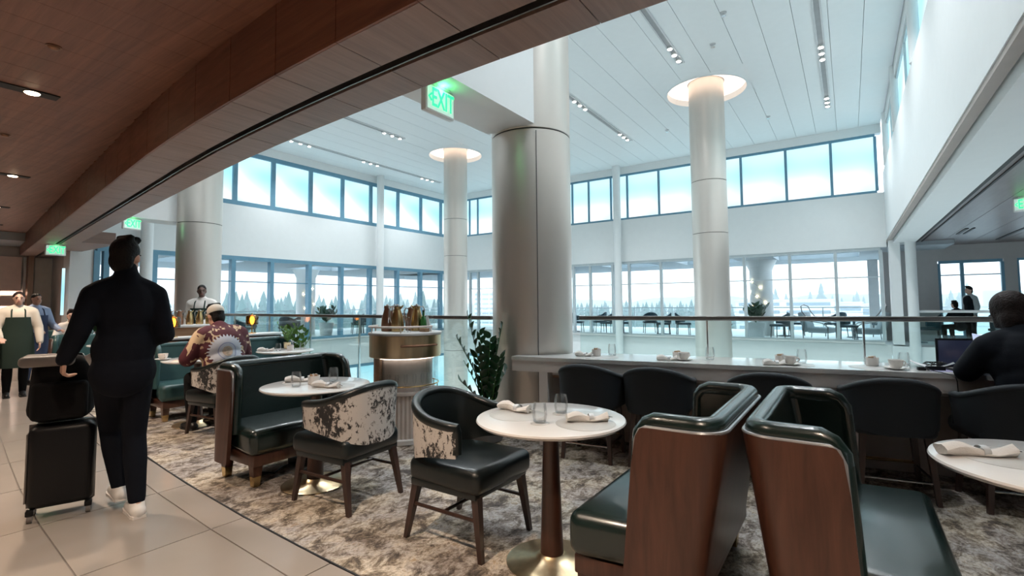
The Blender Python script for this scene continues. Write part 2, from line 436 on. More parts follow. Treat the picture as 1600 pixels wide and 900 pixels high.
# recessed track lights, clusters of three spots
TR = [(-.30, 3.0, 16.45, (3.6, 6.6, 9.6, 12.6, 15.85)), (-2.98, 3.0, 11.35, (4.7, 7.8, 10.8)), (-5.93, 3.2, 15.9, (3.6, 6.4, 9.2, 12.1, 15.3)), (-9.0, 3.4, 15.9, (3.8, 6.4, 9.2, 12.1, 15.3)),
      (-11.98, 6.5, 11.3, (7.9, 10.8)), (-15.07, 6.0, 16.45, (9.55, 12.5, 15.6))]
for k, (x, y0, y1, cl) in enumerate(TR):
    t = thing('track_light', ['ceiling light track nearest the right-hand wall', 'ceiling light track ending short of the right column cove', 'ceiling light track just right of the large near column', 'ceiling light track behind the large near column', 'short ceiling light track leading to the left column cove', 'long ceiling light track above the left window wall'][k], 'track light', (x, (y0+y1)/2, ZC), 0, 'atrium ceiling tracks')
    ln = y1-y0
    obj('slot', B((0, 0, -.004), (.09, ln, .02)), 'slot_grey', t)
    for s in (-1, 1): obj('slot_edge', B((s*.06, 0, -.012), (.03, ln, .03)), 'track_metal', t)
    for c in cl:
        for q in (-1, 0, 1):
            h = obj('spot_head', L([(.055, 0), (.06, -.05), (.05, -.052)], seg=16), 'white_plastic', t, loc=(0, c+q*.33-(y0+y1)/2, -.01))
            obj('lens', L([(.048, -.0535), (.044, -.062), (.02, -.066)], seg=16), 'spot_white', h)
        ld = bpy.data.lights.new('track_spot', 'SPOT'); ld.energy = TRACK_W; ld.color = (.93, .97, 1.0); ld.spot_size = 2.2; ld.spot_blend = .9; ld.shadow_soft_size = .16
        lo = bpy.data.objects.new('bulb', ld); COL.objects.link(lo); lo.parent = t; lo.location = (0, c-(y0+y1)/2, -.10)
# ---- metal columns built of stacked shells
def column(name, x, y, r, zs, mat='column_metal', z0=-4.5):
    o = struct(name, L([(r-.02, z0), (r-.02, ZC+.3)], (0, 0, 0), 40), 'seam_dark', True, loc=(x, y, 0))
    for a, b in zip(zs[:-1], zs[1:]):
        obj('shell', L([(r-.006, a+.006), (r, a+.012), (r, b-.012), (r-.006, b-.006)], seg=56, cap=False), mat, o)
    return o
c1 = column('column', -2.91, 4.67, .44, [-4.5, 0.02, 3.18, ZC+.3])
obj('seam', B((.28, -.342, 1.6), (.008, .006, 3.1), rz=.69), 'seam_dark', c1)
column('column', -12.05, 5.2, .44, [-4.5, 0.02, 3.18, ZC+.3])
column('column', CV[0][0], CV[0][1], .43, [-4.5, -.3, 3.08, 4.42, ZC+.3])
column('column', CV[1][0], CV[1][1], .43, [-4.5, -.3, 3.08, 4.42, ZC+.3])
for x, y in ((XL+.26, 14.1), (XL+.26, 5.69), (-7.58, YB-.25)):
    o = struct('column', L([(.15, -4.5), (.15, ZC)], seg=28), 'white_paint', True, loc=(x, y, 0))
for x, y in ((1.08, 14.4), (1.08, 10.4), (1.08, 17.9)):
    struct('column', L([(.11, 5.29), (.11, ZC)], seg=28), 'white_paint', True, loc=(x, y, 0))
# white boxed beams that tie the two near columns back to the concourse
struct('trim_4', B((-2.91, 3.22, 4.6), (.585, 2.1, 2.8)), 'white_paint')
struct('trim_5', B((-12.45, 3.9, 4.6), (.585, 2.3, 2.8)), 'white_paint')
# upper wall of the atrium above the concourse
bm = bmesh.new()
for a, b in zip(XS[:-1], XS[1:]):
    loft(bm, [[(a, 2.0+dr(a), 3.1), (a, 2.2+dr(a), 3.1), (a, 2.2+dr(a), ZC), (a, 2.0+dr(a), ZC)], [(b, 2.0+dr(b), 3.1), (b, 2.2+dr(b), 3.1), (b, 2.2+dr(b), ZC), (b, 2.0+dr(b), ZC)]])
struct('wall_near', bm, 'white_paint')
# ---- window bands
def win(name, axis, c, ps, z0, z1, fm, pm, fw=.08, fd=.12, transom=None, skip=(), tm=None, sill=None):
    w = struct(name)
    P = (lambda t, z, q=0: (c+q, t, z)) if axis == 'x' else (lambda t, z, q=0: (t, c+q, z))
    D = (lambda a, b, d: (d, a, b)) if axis == 'x' else (lambda a, b, d: (a, d, b))
    for z in (z0+fw/2, z1-fw/2):
        obj('frame_rail', B(P((ps[0]+ps[-1])/2, z), D(ps[-1]-ps[0], fw, fd)), fm, w, smooth=False)
    for p in ps: obj('mullion', B(P(p, (z0+z1)/2), D(fw, z1-z0-2*fw, fd)), fm, w, smooth=False)
    for a, b in zip(ps[:-1], ps[1:]):
        if (a, b) in skip: continue
        q = obj('pane', B((0, 0, 0), D(b-a-fw, z1-z0-2*fw, .02)), pm, w, smooth=False, loc=P((a+b)/2, (z0+z1)/2))
        if transom: obj('transom', B(P((a+b)/2, transom), D(b-a-fw, .035, .05)), tm or fm, w, smooth=False)
    if sill: obj('sill', B(P((ps[0]+ps[-1])/2, z0+.02, sill), D(ps[-1]-ps[0], .05, .26)), 'pale_grey', w, smooth=False)
    return w
LY = [4.66, 4.87, 6.0, 6.82, 8.22, 9.53, 11.0, 12.42, 13.84, 14.36, 15.37, 16.81, 18.2, 18.86]
BX = [-16.5, -15.42, -14.91, -13.4, -12.2, -11.0, -9.72, -8.95, -7.95, -7.25, -5.97, -4.6, -3.02, -1.62, -.33, .84]
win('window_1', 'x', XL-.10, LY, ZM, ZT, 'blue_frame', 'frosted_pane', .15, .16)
win('window_2', 'x', XL-.10, LY, 0.03, ZH, 'blue_frame', 'window_glass', .13, .20, 2.15, sill=.12)
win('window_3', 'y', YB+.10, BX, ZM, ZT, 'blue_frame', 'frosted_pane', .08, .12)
win('window_4', 'y', YB+.10, BX, 0.03, ZH, 'light_frame', 'window_glass', .09, .14, 2.08, sill=-.12)
RY = [2.4, 4.4, 6.4, 8.4, 10.4, 12.4, 14.4, 16.4, 18.85]
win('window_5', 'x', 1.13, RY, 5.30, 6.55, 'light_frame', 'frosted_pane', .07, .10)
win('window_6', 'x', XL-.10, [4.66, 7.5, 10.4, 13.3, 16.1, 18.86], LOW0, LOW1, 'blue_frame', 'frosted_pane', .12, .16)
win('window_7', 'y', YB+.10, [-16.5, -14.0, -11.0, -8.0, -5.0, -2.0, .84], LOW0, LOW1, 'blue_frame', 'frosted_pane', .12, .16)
# ---- wood soffit of the concourse: ceiling boards, dropped bulkhead and its panels
bm = bmesh.new(); prism(bm, [(x, 1.62+dr(x)) for x in XS] + [(-18.6, -3.7), (7, -3.7)], 3.24, 3.6)
ce2 = struct('ceiling', bm, 'dark_gap')
bw = .30
k = 0
x = 2.0
while x > -18.6:            # boards run across the concourse
    x0 = x - bw
    y1 = 1.60+dr(x-.08)
    obj('board', B((x-bw/2, (y1-3.5)/2, 3.215), (bw-.002, y1+3.5, .03)), 'soffit_wood', ce2, smooth=False)
    x = x0; k += 1
    if k > 150: break
def strip(x0, x1, ya, yb, z0, z1):
    bm = bmesh.new()
    loft(bm, [[(x0, ya+dr(x0), z0), (x0, yb+dr(x0), z0), (x0, yb+dr(x0), z1), (x0, ya+dr(x0), z1)], [(x1, ya+dr(x1), z0), (x1, yb+dr(x1), z0), (x1, yb+dr(x1), z1), (x1, ya+dr(x1), z1)]])
    return bm
bh = struct('trim_6', bmesh.new(), None)
bm = bmesh.new()
for a, b in zip(XS[:-1], XS[1:]):
    loft(bm, [[(q, 1.61+dr(q), 2.79), (q, 2.23+dr(q), 2.79), (q, 2.23+dr(q), 3.6), (q, 1.61+dr(q), 3.6)] for q in (a, b)])
bh.data = mesh_of('trim_6', bm, 'dark_gap', False)
x = 1.5
while x > -18.3:
    x1 = x-.62
    obj('panel', strip(x1+.003, x-.003, 1.60, 1.90, 2.75, 2.78), 'bulkhead_wood', bh, smooth=False)
    obj('panel', strip(x1+.003, x-.003, 1.985, 2.25, 2.75, 2.78), 'bulkhead_wood', bh, smooth=False)
    obj('side_panel', strip(x1+.003, x-.003, 1.585, 1.605, 2.752, 3.20), 'soffit_wood', bh, smooth=False)
    x = x1
for a, b in zip(XS[1:-1], XS[2:]): obj('track_rail', strip(b, a, 1.945, 1.955, 2.748, 2.79), 'rail_metal', bh, smooth=False)
# downlights in short black slots of the wood ceiling
for k, (x, y, lab) in enumerate([(-5.73, 1.12, 'nearest black slot downlight in the wood ceiling'), (-9.6, 1.72, 'farther black slot downlight in the wood ceiling'), (-12.8, 2.1, 'third black slot downlight down the wood ceiling'),
                                 (-15.6, 2.5, 'added black slot downlight brightening the far end of the wood ceiling'), (-17.4, 2.2, 'added black slot downlight brightening the far-left wall panels'), (-1.9, .55, None), (.6, .5, None), (-1.9, -1.4, None), (-5.7, -.9, None), (.8, -1.6, None)]):  # far-end pair added for brightness; None entries are unseen, added to light the foreground
    t = thing('slot_downlight', lab or 'added unseen slot downlight lighting the foreground near the camera', 'downlight', (x, y, 3.20), 0, 'wood ceiling downlights')
    obj('slot', B((0, -.16, -.004), (.13, .66, .012)), 'dark_gap', t)
    h = obj('lamp_trim', L([(.062, -.008), (.062, -.014), (.054, -.014)], seg=20), 'black_plastic', t)
    obj('lens', L([(.054, -.012), (.045, -.020), (.01, -.024)], seg=20), 'spot_warm', h)
    ld = bpy.data.lights.new('downlight', 'SPOT'); ld.energy = DOWN_W; ld.color = (1.0, .80, .62); ld.spot_size = 1.9; ld.spot_blend = .8; ld.shadow_soft_size = .05
    lo = bpy.data.objects.new('bulb', ld); COL.objects.link(lo); lo.parent = t; lo.location = (0, 0, -.05)
for k, (x, y) in enumerate([(-12.6, 1.0), (-7.4, 1.25), (-4.6, 1.0)]):
    t = thing('smoke_detector', ['round smoke detector far down the wood ceiling', 'round detector on the wood ceiling between two slot lights', 'small dark detector on the wood ceiling near the first slot light'][k], 'detector', (x, y, 3.2))
    obj('base', L([(.035, 0), (.035, -.01), (.025, -.022), (.01, -.025)], seg=20), ('ceramic', 'copper_brown', 'copper_brown')[k], t); obj('rim', L([(.045, 0), (.045, -.006), (.036, -.006)], seg=20), 'copper_brown', t)
# ---- side lounge on the right: wood ceiling, end wall, floor, balustrade
ac = struct('ceiling', B((4.6, 11.8, 3.25), (6.1, 19.2, .20)), 'seam_dark')
for k in range(8):
    x0 = 1.64+k*.74
    obj('panel', B((x0+.37, 11.75, 3.135), (.733, 19.0, .03)), 'alcove_wood', ac, smooth=False)
for (x, y0, y1, w) in [(1.74, 3, 21.0, .06), (1.86, 3, 21.0, .03), (2.47, 16.4, 17.7, .07), (2.60, 16.4, 17.7, .05), (3.65, 16.5, 20, .07), (2.75, 11.6, 12.7, .07), (3.3, 7, 9, .07)]:
    obj('ceiling_slot', B((x, (y0+y1)/2, 3.113), (w, y1-y0, .02)), 'dark_gap', ac, smooth=False)
bm = bmesh.new()
for x0, x1, z0, z1 in ((1.0, 2.42, -.2, 3.2), (4.0, 4.28, .12, 2.62), (5.4, 8, -.2, 3.2), (2.42, 5.4, 2.62, 3.2), (2.42, 5.4, -.2, .12)):
    box(bm, ((x0+x1)/2, 21.35, (z0+z1)/2), (x1-x0, .3, z1-z0))
struct('wall_end', bm, 'grey_paint')
win('window_8', 'y', 21.3, [2.45, 3.02, 3.97], .12, 2.62, 'blue_frame', 'window_glass', .09, .14, 2.15)
win('window_9', 'y', 21.3, [4.3, 4.75, 5.38], .12, 2.62, 'blue_frame', 'window_glass', .07, .14)
struct('wall_right', B((7.75, 8.8, 1.3), (.3, 25.4, 4.2)), 'grey_paint')
struct('floor', B((4.3, 20.16, -.15), (6.6, 2.9, .3)), 'terrace_floor')
struct('wall_far', B((4.3, 18.6, -2.25), (6.6, .2, 4.5)), 'white_paint')
struct('column', B((1.16, 18.75, 1.6), (.26, .5, 3.1)), 'white_paint')
struct('column', L([(.13, -4.5), (.13, 3.1)], seg=28), 'white_paint', True, loc=(1.52, 18.45, 0))
bm = bmesh.new(); box(bm, (4.3, 18.75, 1.02), (5.5, .32, .07), bev=.01)
ob = struct('trim_7', bm, 'white_plastic')
for k in range(4): obj('pane', B((2.2+k*1.35, 18.75, .52), (1.33, .02, .92)), 'rail_glass', ob, smooth=False)
# room behind the camera
struct('wall_rear', B((-5.8, -3.7, 1.5), (25.8, .2, 3.8)), 'warm_grey')
# ---- end of the concourse on the far left
we = struct('wall_end', B((-18.75, .7, 1.5), (.3, 8.8, 3.5)), 'warm_grey')
for y0, y1, z0, z1, m in ((2.2, 3.58, 1.80, 2.72, 'rose_panel'), (2.2, 3.58, 1.70, 1.77, 'shelf_light'), (2.2, 3.58, 1.40, 1.67, 'rose_panel'), (2.2, 3.58, 1.32, 1.38, 'shelf_light'), (2.2, 3.58, .05, 1.29, 'rose_panel'), (3.62, 3.74, .05, 2.72, 'pale_grey'), (3.84, 4.2, .05, 2.72, 'cream_cloth')):
    obj('wall_panel', B((-18.57, (y0+y1)/2, (z0+z1)/2), (.06, y1-y0, z1-z0)), m, we, smooth=False)
obj('post', B((-18.4, 3.72, 1.4), (.2, .11, 2.7)), 'copper_brown', we, smooth=False)
# glazed grey partition and white pier beside it
wp = struct('wall_left', B((-16.9, 4.36, 1.6), (.5, .5, 3.2)), 'white_paint')
bm = bmesh.new(); box(bm, (-17.8, 4.25, 1.45), (1.5, .06, 2.9)); ps = struct('wall_side', bm, 'grey_paint')
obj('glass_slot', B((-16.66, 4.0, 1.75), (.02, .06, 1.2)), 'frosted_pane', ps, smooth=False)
struct('trim_8', B((-15.9, 3.95, 2.95), (3.2, .8, .28)), 'bulkhead_wood')
# ---- exit signs
def exit_sign(loc, rz, label, stem, small=False):
    t = thing('exit_sign', label, 'exit sign', loc, rz, 'exit signs')
    obj('housing', B((0, 0, -.13), (.36, .06, .24), bev=.015), 'white_plastic', t)
    p = obj('face_panel', B((0, -.032, -.13), (.32, .006, .20)), 'exit_panel', t, smooth=False)
    me = text_mesh('lettering', 'EXIT', .225, .003, 'exit_green')
    o = obj('lettering', me, None, p); o.location = (.022, -.038, -.13); o.rotation_euler = (PI/2, 0, 0); o.scale = (.60, 1, 1)
    bm = bmesh.new()
    tube(bm, [(-.118, -.038, -.10), (-.148, -.038, -.13), (-.118, -.038, -.16)], .009, 6); obj('arrow', bm, 'exit_green', p)
    obj('canopy', B((0, 0, -.004), (.22, .09, .02), bev=.006), 'white_plastic', t)
    ld = bpy.data.lights.new('sign_glow', 'POINT'); ld.energy = .45 if not small else .06; ld.color = (.08, 1, .25); ld.shadow_soft_size = .03
    lo = bpy.data.objects.new('sign_lamp', ld); COL.objects.link(lo); lo.parent = t; lo.location = (0, -.07, -.03)
    return t
exit_sign((-2.84, 3.07, 3.2), PI/2, 'green lit exit sign with arrow under the white beam by the large column', .1)
exit_sign((-12.3, 4.0, 3.2), PI/2+.25, 'green lit exit sign above the walking man', .1, True)
exit_sign((-14.6, 3.35, 2.75), PI/2, 'small green exit sign at the far end of the wood bulkhead', .1, True)
exit_sign((2.60, 12.0, 3.12), -.22, 'green exit sign at the right edge under the side lounge ceiling', .1, True)
# ---- balustrades: bronze handrail over glass panels
def rail(name, label, p0, p1, n, z=1.21):
    p0, p1 = Vector((*p0, 0)), Vector((*p1, 0)); d = p1-p0; ln = d.length; rz = math.atan2(d.y, d.x); c = (p0+p1)/2
    t = thing(name, label, 'railing', (c.x, c.y, 0), rz, 'glass balustrades')
    obj('handrail', B((0, 0, z-.022), (ln, .06, .045), bev=.012), 'rail_metal', t)
    for k in range(n):
        w = ln/n
        obj('glass_panel', B((-ln/2+w*(k+.5), 0, .57), (w-.02, .02, 1.22)), 'rail_glass', t, smooth=False)
    for k in range(n+1):
        if 0 < k < n: obj('clamp', B((-ln/2+ln/n*k, 0, .57), (.014, .024, 1.2)), 'chrome', t, smooth=False)
    obj('base_shoe', B((0, 0, -.04), (ln, .07, .08)), 'rail_metal', t, smooth=False)
rail('glass_railing', 'glass railing with bronze handrail behind the bar counter', (-2.42, 4.84), (2.6, 5.90), 4)
rail('glass_railing', 'glass railing with bronze handrail running left of the large column', (-11.55, 4.62), (-3.38, 4.55), 7)
# ---- terrace outside the windows
bm = bmesh.new(); box(bm, (-20.6, 11.5, -.16), (7.4, 31, .3)); box(bm, (-5.4, 22.9, -.16), (23, 7.6, .3)); 
tf = struct('floor', bm, 'terrace_floor')
bm = bmesh.new()
ZR = 3.0
for x0, x1, y0, y1 in ((-24.2, -20.9, 0, 26.5), (-20.9, -18.6, 0, 7.2), (-20.9, -18.6, 9.6, 12.6), (-20.9, -18.6, 15.0, 20.4), (-18.6, XL-.3, 0, 20.4),
                       (-20.9, 2.6, YB+.3, 20.6), (-20.9, -9.2, 20.6, 22.6), (-7.0, -5.9, 20.6, 22.6), (-3.7, -2.3, 20.6, 22.6), (.35, 2.6, 20.6, 22.6), (-20.9, 2.6, 22.6, 25.2)):
    box(bm, ((x0+x1)/2, (y0+y1)/2, ZR+.12), (x1-x0, y1-y0, .24))
struct('ceiling', bm, 'terrace_roof')
for x, y in ((-2.95, 22.3), (-21.0, 13.7), (-12.0, 22.3)):
    o = struct('column', L([(.42, -.01), (.42, 2.6), (.60, ZR)], seg=36), 'pale_grey', True, loc=(x, y, 0))
struct('column', B((.82, 24.9, 1.5), (.34, .3, 3.0)), 'slab_grey')
def trail(label, p0, p1, n):
    p0, p1 = Vector((*p0, 0)), Vector((*p1, 0)); d = p1-p0; ln = d.length; c = (p0+p1)/2
    t = thing('terrace_railing', label, 'railing', (c.x, c.y, 0), math.atan2(d.y, d.x), 'terrace railings')
    for z in (.32, .58, .84): obj('cable', B((0, 0, z), (ln, .02, .02)), 'light_frame', t, smooth=False)
    obj('top_rail', B((0, 0, 1.06), (ln, .06, .05)), 'light_frame', t, smooth=False)
    for k in range(n+1): obj('post', B((-ln/2+ln*k/n, 0, .52), (.05, .05, 1.04)), 'light_frame', t, smooth=False)
trail('terrace railing beyond the far windows', (-20.5, 26.0), (5.5, 26.0), 12)
trail('terrace railing beyond the left windows', (-23.9, 1), (-23.9, 26), 12)
# ================================================================ furniture
def sgnpow(v, p): return math.copysign(abs(v)**p, v)
def barrel(parent, a, b, th, zr, za, br, ba, phm, flare, out_m, in_m, rim_m, nphi=30, nz=8, cy=0., p=.8):
    """wrap-around back: zr/za top at rear/arm end, br/ba bottom at rear/arm end; local front is +Y"""
    def pt(ph, z, off):
        fl = 1+flare*(z-.45)
        return Vector(((a-off)*fl*sgnpow(math.sin(ph), p), cy-(b-off)*fl*sgnpow(math.cos(ph), p), z))
    O, Mi, I = [], [], []
    for i in range(nphi+1):
        ph = -phm+2*phm*i/nphi; t = abs(ph)/phm; s = t*t*(3-2*t)
        z1 = zr+(za-zr)*s; z0 = br+(ba-br)*s
        zz = [z0+(z1-z0)*j/nz for j in range(nz+1)]
        O.append([pt(ph, z, 0) for z in zz]); Mi.append([pt(ph, z, th*.45) for z in zz])
        I.append([pt(ph, z, th*(.75+.25*math.sin(PI*j/nz))) for j, z in enumerate(zz)])
    obj('backrest_shell', sheet(bmesh.new(), O, Mi), out_m, parent)
    obj('backrest_pad', sheet(bmesh.new(), Mi, I), in_m, parent)
    path = [(o[-1]+i[-1])/2 for o, i in zip(O, I)]
    path = [(O[0][j]+I[0][j])/2 for j in range(0, nz, 2)] + path + [(O[-1][j]+I[-1][j])/2 for j in range(nz-1, -1, -2)]
    obj('piping', T(path, th*.52, 10), rim_m, parent)
def seat_pad(w, d, z0, z1, cy, bev, front=1.0):
    bm = B((0, cy, (z0+z1)/2), (w, d, z1-z0), bev=bev, seg=4)
    for v in bm.verts:
        t = (v.co.y-cy)/d+.5; v.co.x *= 1-(1-t)*(front-1)
        if v.co.z > (z0+z1)/2: v.co.z += .018*(1-(2*v.co.x/w)**2)*(1-(2*(v.co.y-cy)/d)**2)
    return bm
def make_chair(label, loc, rz, out_m='cowhide'):
    t = thing('dining_chair', label, 'chair', loc, rz, 'barrel-back dining chairs')
    obj('seat', seat_pad(.54, .53, .335, .47, .015, .045, 1.06), 'black_leather', t)
    obj('seat_band', B((0, .01, .335), (.50, .48, .05), bev=.012), 'black_leather', t)
    barrel(t, .29, .30, .055, .80, .68, .415, .52, 1.95, .16, out_m, 'black_leather', 'black_leather')
    for sx, sy in ((-1, -1), (1, -1), (1, 1), (-1, 1)):
        bm = bmesh.new(); taper(bm, (sx*.235, sy*.275+.0, 0), (sx*.21, sy*.215+.01, .34), .026, .046); obj('leg', bm, 'dark_wood', t, smooth=False)
    for sx in (-1, 1): obj('stretcher', T([(sx*.222, -.25, .20), (sx*.222, .255, .20)], .011, 8), 'dark_wood', t)
    obj('stretcher', T([(-.22, .0, .20), (.22, .0, .20)], .010, 8), 'dark_wood', t)
    return t
def round_table(label, loc, r=.395):
    t = thing('round_table', label, 'table', loc, 0, 'round pedestal tables')
    obj('tabletop', L([(r-.05, .715), (r-.012, .722), (r, .735), (r-.004, .743), (r-.012, .745)], seg=72), 'table_stone', t)
    obj('pedestal', L([(.062, .02), (.060, .06), (.040, .66), (.052, .714)], seg=24), 'walnut', t)
    obj('mounting_plate', L([(.16, .70), (.16, .715)], seg=28), 'dark_wood', t)
    obj('base', L([(.235, 0), (.24, .008), (.22, .016), (.09, .028), (.066, .05)], seg=48), 'brushed_brass', t)
    return t
def tumbler(label, loc, h=.10, r=.038):
    t = thing('tumbler', label, 'glass', loc, 0, 'drinking glasses')
    obj('bowl', L([(r*.62, .002), (r*.86, .010), (r, h*.38), (r*.95, h*.72), (r*.80, h), (r*.775, h), (r*.91, h*.72), (r*.955, h*.38), (r*.80, .016), (0.002, .014)], seg=28, cap=False), 'tumbler_glass', t)
    obj('base', L([(r*.60, 0), (r*.84, .006), (r*.84, .013), (.002, .0135)], seg=28), 'tumbler_glass', t)
    return t
def coaster(label, loc): return tag(obj('coaster', L([(.044, 0), (.047, .0015), (.044, .004)], seg=28), 'placemat', loc=loc), label, 'coaster', 'coasters')
def placemat(label, loc, r=.15): return tag(obj('placemat', L([(r-.002, 0), (r, .001), (r-.002, .002)], seg=56), 'placemat', loc=loc), label, 'placemat', 'round placemats')
def napkin(label, loc, rz, ln=.21, w=.046):
    t = thing('napkin_roll', label, 'napkin', loc, rz, 'rolled napkins')
    rings = []; n = 14
    for i in range(n+1):
        u = i/n; x = (u-.5)*ln
        ww = w*(.50+.14*math.cos(3.1*u*PI)+.20*abs(u-.56)**1.2*2.2); hh = .017*(1.0+.35*math.sin(7*u)+.2*abs(u-.55))
        rings.append([(x, ww*math.cos(a)*(1+.12*math.sin(3*a+5*u)), hh+hh*math.sin(a)*(1+.18*math.sin(4*a+9*u))) for a in [2*PI*k/14 for k in range(14)]])
    bm = bmesh.new(); loft(bm, rings); obj('napkin', bm, 'white_cloth', t)
    bm = bmesh.new(); box(bm, (ln*.38, w*.35, .012), (ln*.34, w*.75, .006), rz=.22, bev=.002); obj('napkin_fold', bm, 'white_cloth', t)
    ring = [[(.012*s+.02, w*.62*math.cos(a), .0185+.0205*math.sin(a)) for a in [2*PI*k/16 for k in range(16)]] for s in (-1, 1)]
    bm = bmesh.new(); loft(bm, ring, cap=False); obj('napkin_ring', bm, 'track_metal', t)
    bm = bmesh.new(); tube(bm, [(ln*.42, .0, .026), (ln*.52, .004, .022), (ln*.62, .006, .018)], [.004, .003, .002], 6); obj('cutlery_tip', bm, 'chrome', t)
    return t
def sugar_bowl(label, loc):
    t = thing('sugar_bowl', label, 'bowl', loc, 0, 'sugar bowls')
    obj('bowl', L([(.036, 0), (.042, .006), (.044, .062), (.046, .066), (.041, .066), (.039, .012), (.002, .010)], seg=28, cap=False), 'ceramic', t)
    for k in range(6):
        o = obj('packet', B((0, 0, 0), (.036, .004, .034), bev=.001), ('packet_tan', 'paper')[k % 2], t)
        o.location = (random.uniform(-.008, .008), -.022+.009*k, .060); o.rotation_euler = (random.uniform(-.2, .2), random.uniform(-.2, .2), random.uniform(-.3, .3))
    return t
def cup(label, loc, rz=0):
    t = thing('coffee_cup', label, 'cup', loc, rz, 'cups on saucers')
    obj('saucer', L([(.035, 0), (.05, .004), (.078, .014), (.079, .017), (.05, .009), (.002, .007)], seg=36, cap=False), 'ceramic', t)
    obj('cup', L([(.024, .010), (.036, .018), (.046, .045), (.049, .072), (.047, .073), (.043, .045), (.03, .022), (.002, .02)], seg=32, cap=False), 'ceramic', t)
    obj('handle', T([(.044, 0, .062), (.064, 0, .060), (.068, 0, .044), (.058, 0, .031), (.040, 0, .028)], .0055, 8), 'ceramic', t)
    return t
# ---- banquettes: walnut shell with wings, padded leather rim and back, cushion, brass-tipped legs
def banquette(label, loc, rz, Lt=1.08, leather='green_leather', H=.87):
    t = thing('banquette', label, 'banquette', loc, rz, 'wood-backed leather banquettes')
    h = Lt/2; R = .13; wd = .35
    def upath(off, y0, wing, hw, flat=0):
        pts = [(-hw+off, wing)]
        for k in range(5): pts.append((-hw+off, wing+(y0+R-wing)*(k+1)/6))
        for k in range(9):
            a = PI+ (PI/2)*k/8; rr = max(.02, R-off); pts.append((-hw+off+rr+rr*math.cos(a), y0+off+rr+rr*math.sin(a)))
        n = 8
        for k in range(1, n): 
            xx0 = -hw+R; pts.append((xx0+(-2*xx0)*k/n, y0+off))
        m = [(-x, y) for x, y in reversed(pts[:15])]
        return pts+m
    def ring(z, off, front=0.0):
        s = 1-z/H
        return [Vector((x, y, z)) for x, y in upath(off, .14*s, wd+.06*s+front, h+.07*s)]
    zs = [.15, .30, .50, .68, .80, .835]
    O = list(zip(*[ring(z, 0) for z in zs])); I = list(zip(*[ring(z, .028) for z in zs]))
    # round the top front corner of each wing
    def soften(G):
        G = [list(r) for r in G]
        for e, q in ((0, 1), (-1, -2)):
            G[e][-1] = G[e][-1]*.3+G[q][-1]*.7; G[e][-1].z = zs[-1]-.004
            G[e][-2] = G[e][-2]*.75+G[q][-2]*.25
        return G
    O, I = soften(O), soften(I)
    obj('shell', sheet(bmesh.new(), O, I), 'walnut', t, angle=50)
    zp = [.36, .50, .66, .78, .855]
    P0 = list(zip(*[ring(z, .030, -.01) for z in zp])); P1 = list(zip(*[ring(z, .085, -.01) for z in zp]))
    obj('back_pad', sheet(bmesh.new(), soften2(P0, zp), soften2(P1, zp)), leather, t)
    top = [Vector((x, y, .852)) for x, y in upath(.055, 0, wd-.075, h)]
    d0 = [Vector((-h+.055-.05*(1-z/H), wd-.012+.055*(1-z/H), z)) for z in (.36, .5, .64, .76, .80)] + [Vector((-h+.055, wd-.035, .838))]
    d1 = [Vector((-v.x, v.y, v.z)) for v in reversed(d0)]
    path = d0+top+d1
    bm = T(path, [.034]*len(d0)+[.040]*len(top)+[.034]*len(d1), 12)
    obj('rim', bm, leather, t, angle=70)
    edge = [Vector((x, y, .836)) for x, y in upath(.010, 0, wd-.045, h)]
    e0 = [Vector((-h+.010-.05*(1-z/H), wd-.006+.055*(1-z/H), z)) for z in (.30, .5, .7, .78)]+[Vector((-h+.010, wd-.018, .822))]
    edge = e0+edge+[Vector((-v.x, v.y, v.z)) for v in reversed(e0)]
    obj('edge_trim', T(edge, .0085, 8), 'steel_edge', t, label='pale edge strip under the padded rim')
    sw = 2*h+.02
    bm = B((0, .375, .325), (sw, .60, .19), bev=.055, seg=5)
    for v in bm.verts:
        if v.co.z > .33: v.co.z += .02*(1-(2*v.co.x/sw)**4)
        if v.co.y < .30: v.co.x *= .90
        v.co.y = max(v.co.y, .16)
    obj('seat_cushion', bm, leather, t, angle=60)
    obj('base_rail', B((0, .38, .195), (sw-.06, .54, .085), bev=.008), 'walnut', t)
    for sx in (-1, 1):
        for y in (.18, .60):
            bm = bmesh.new(); taper(bm, (sx*(h-.06), y, .075), (sx*(h-.06), y, .17), .058, .075); l = obj('leg', bm, 'walnut', t, smooth=False)
            bm = bmesh.new(); taper(bm, (sx*(h-.06), y, 0), (sx*(h-.06), y, .076), .048, .059); obj('brass_foot', bm, 'brass', l, smooth=False)
    return t
def soften2(G, zz):
    G = [list(r) for r in G]
    for e, q in ((0, 1), (-1, -2)):
        G[e][-1] = G[e][-1]*.4+G[q][-1]*.6; G[e][-1].z = zz[-1]-.012
    return G
banquette('green leather banquette on the left behind the marble table with a cowhide chair', (-4.33, 2.52, 0), -PI/2)
banquette('walnut-backed banquette facing the near round table, left of the back-to-back pair', (-.41, 2.55, 0), PI/2)
banquette('walnut-backed banquette facing the right-hand table, right of the back-to-back pair', (-.385, 2.63, 0), -PI/2)
banquette('long teal banquette beyond the man in the maroon jacket', (-7.25, 3.42, 0), -PI/2-.06, 1.75, 'teal_leather')
banquette('grey-blue banquette at the far left behind the walking man', (-10.9, 3.15, 0), -PI/2-.1, 1.35, 'teal_leather', .98)
banquette('low grey-blue banquette beside the servers at the far left', (-13.3, 3.25, 0), -PI/2-.2, .9, 'teal_leather', .98)
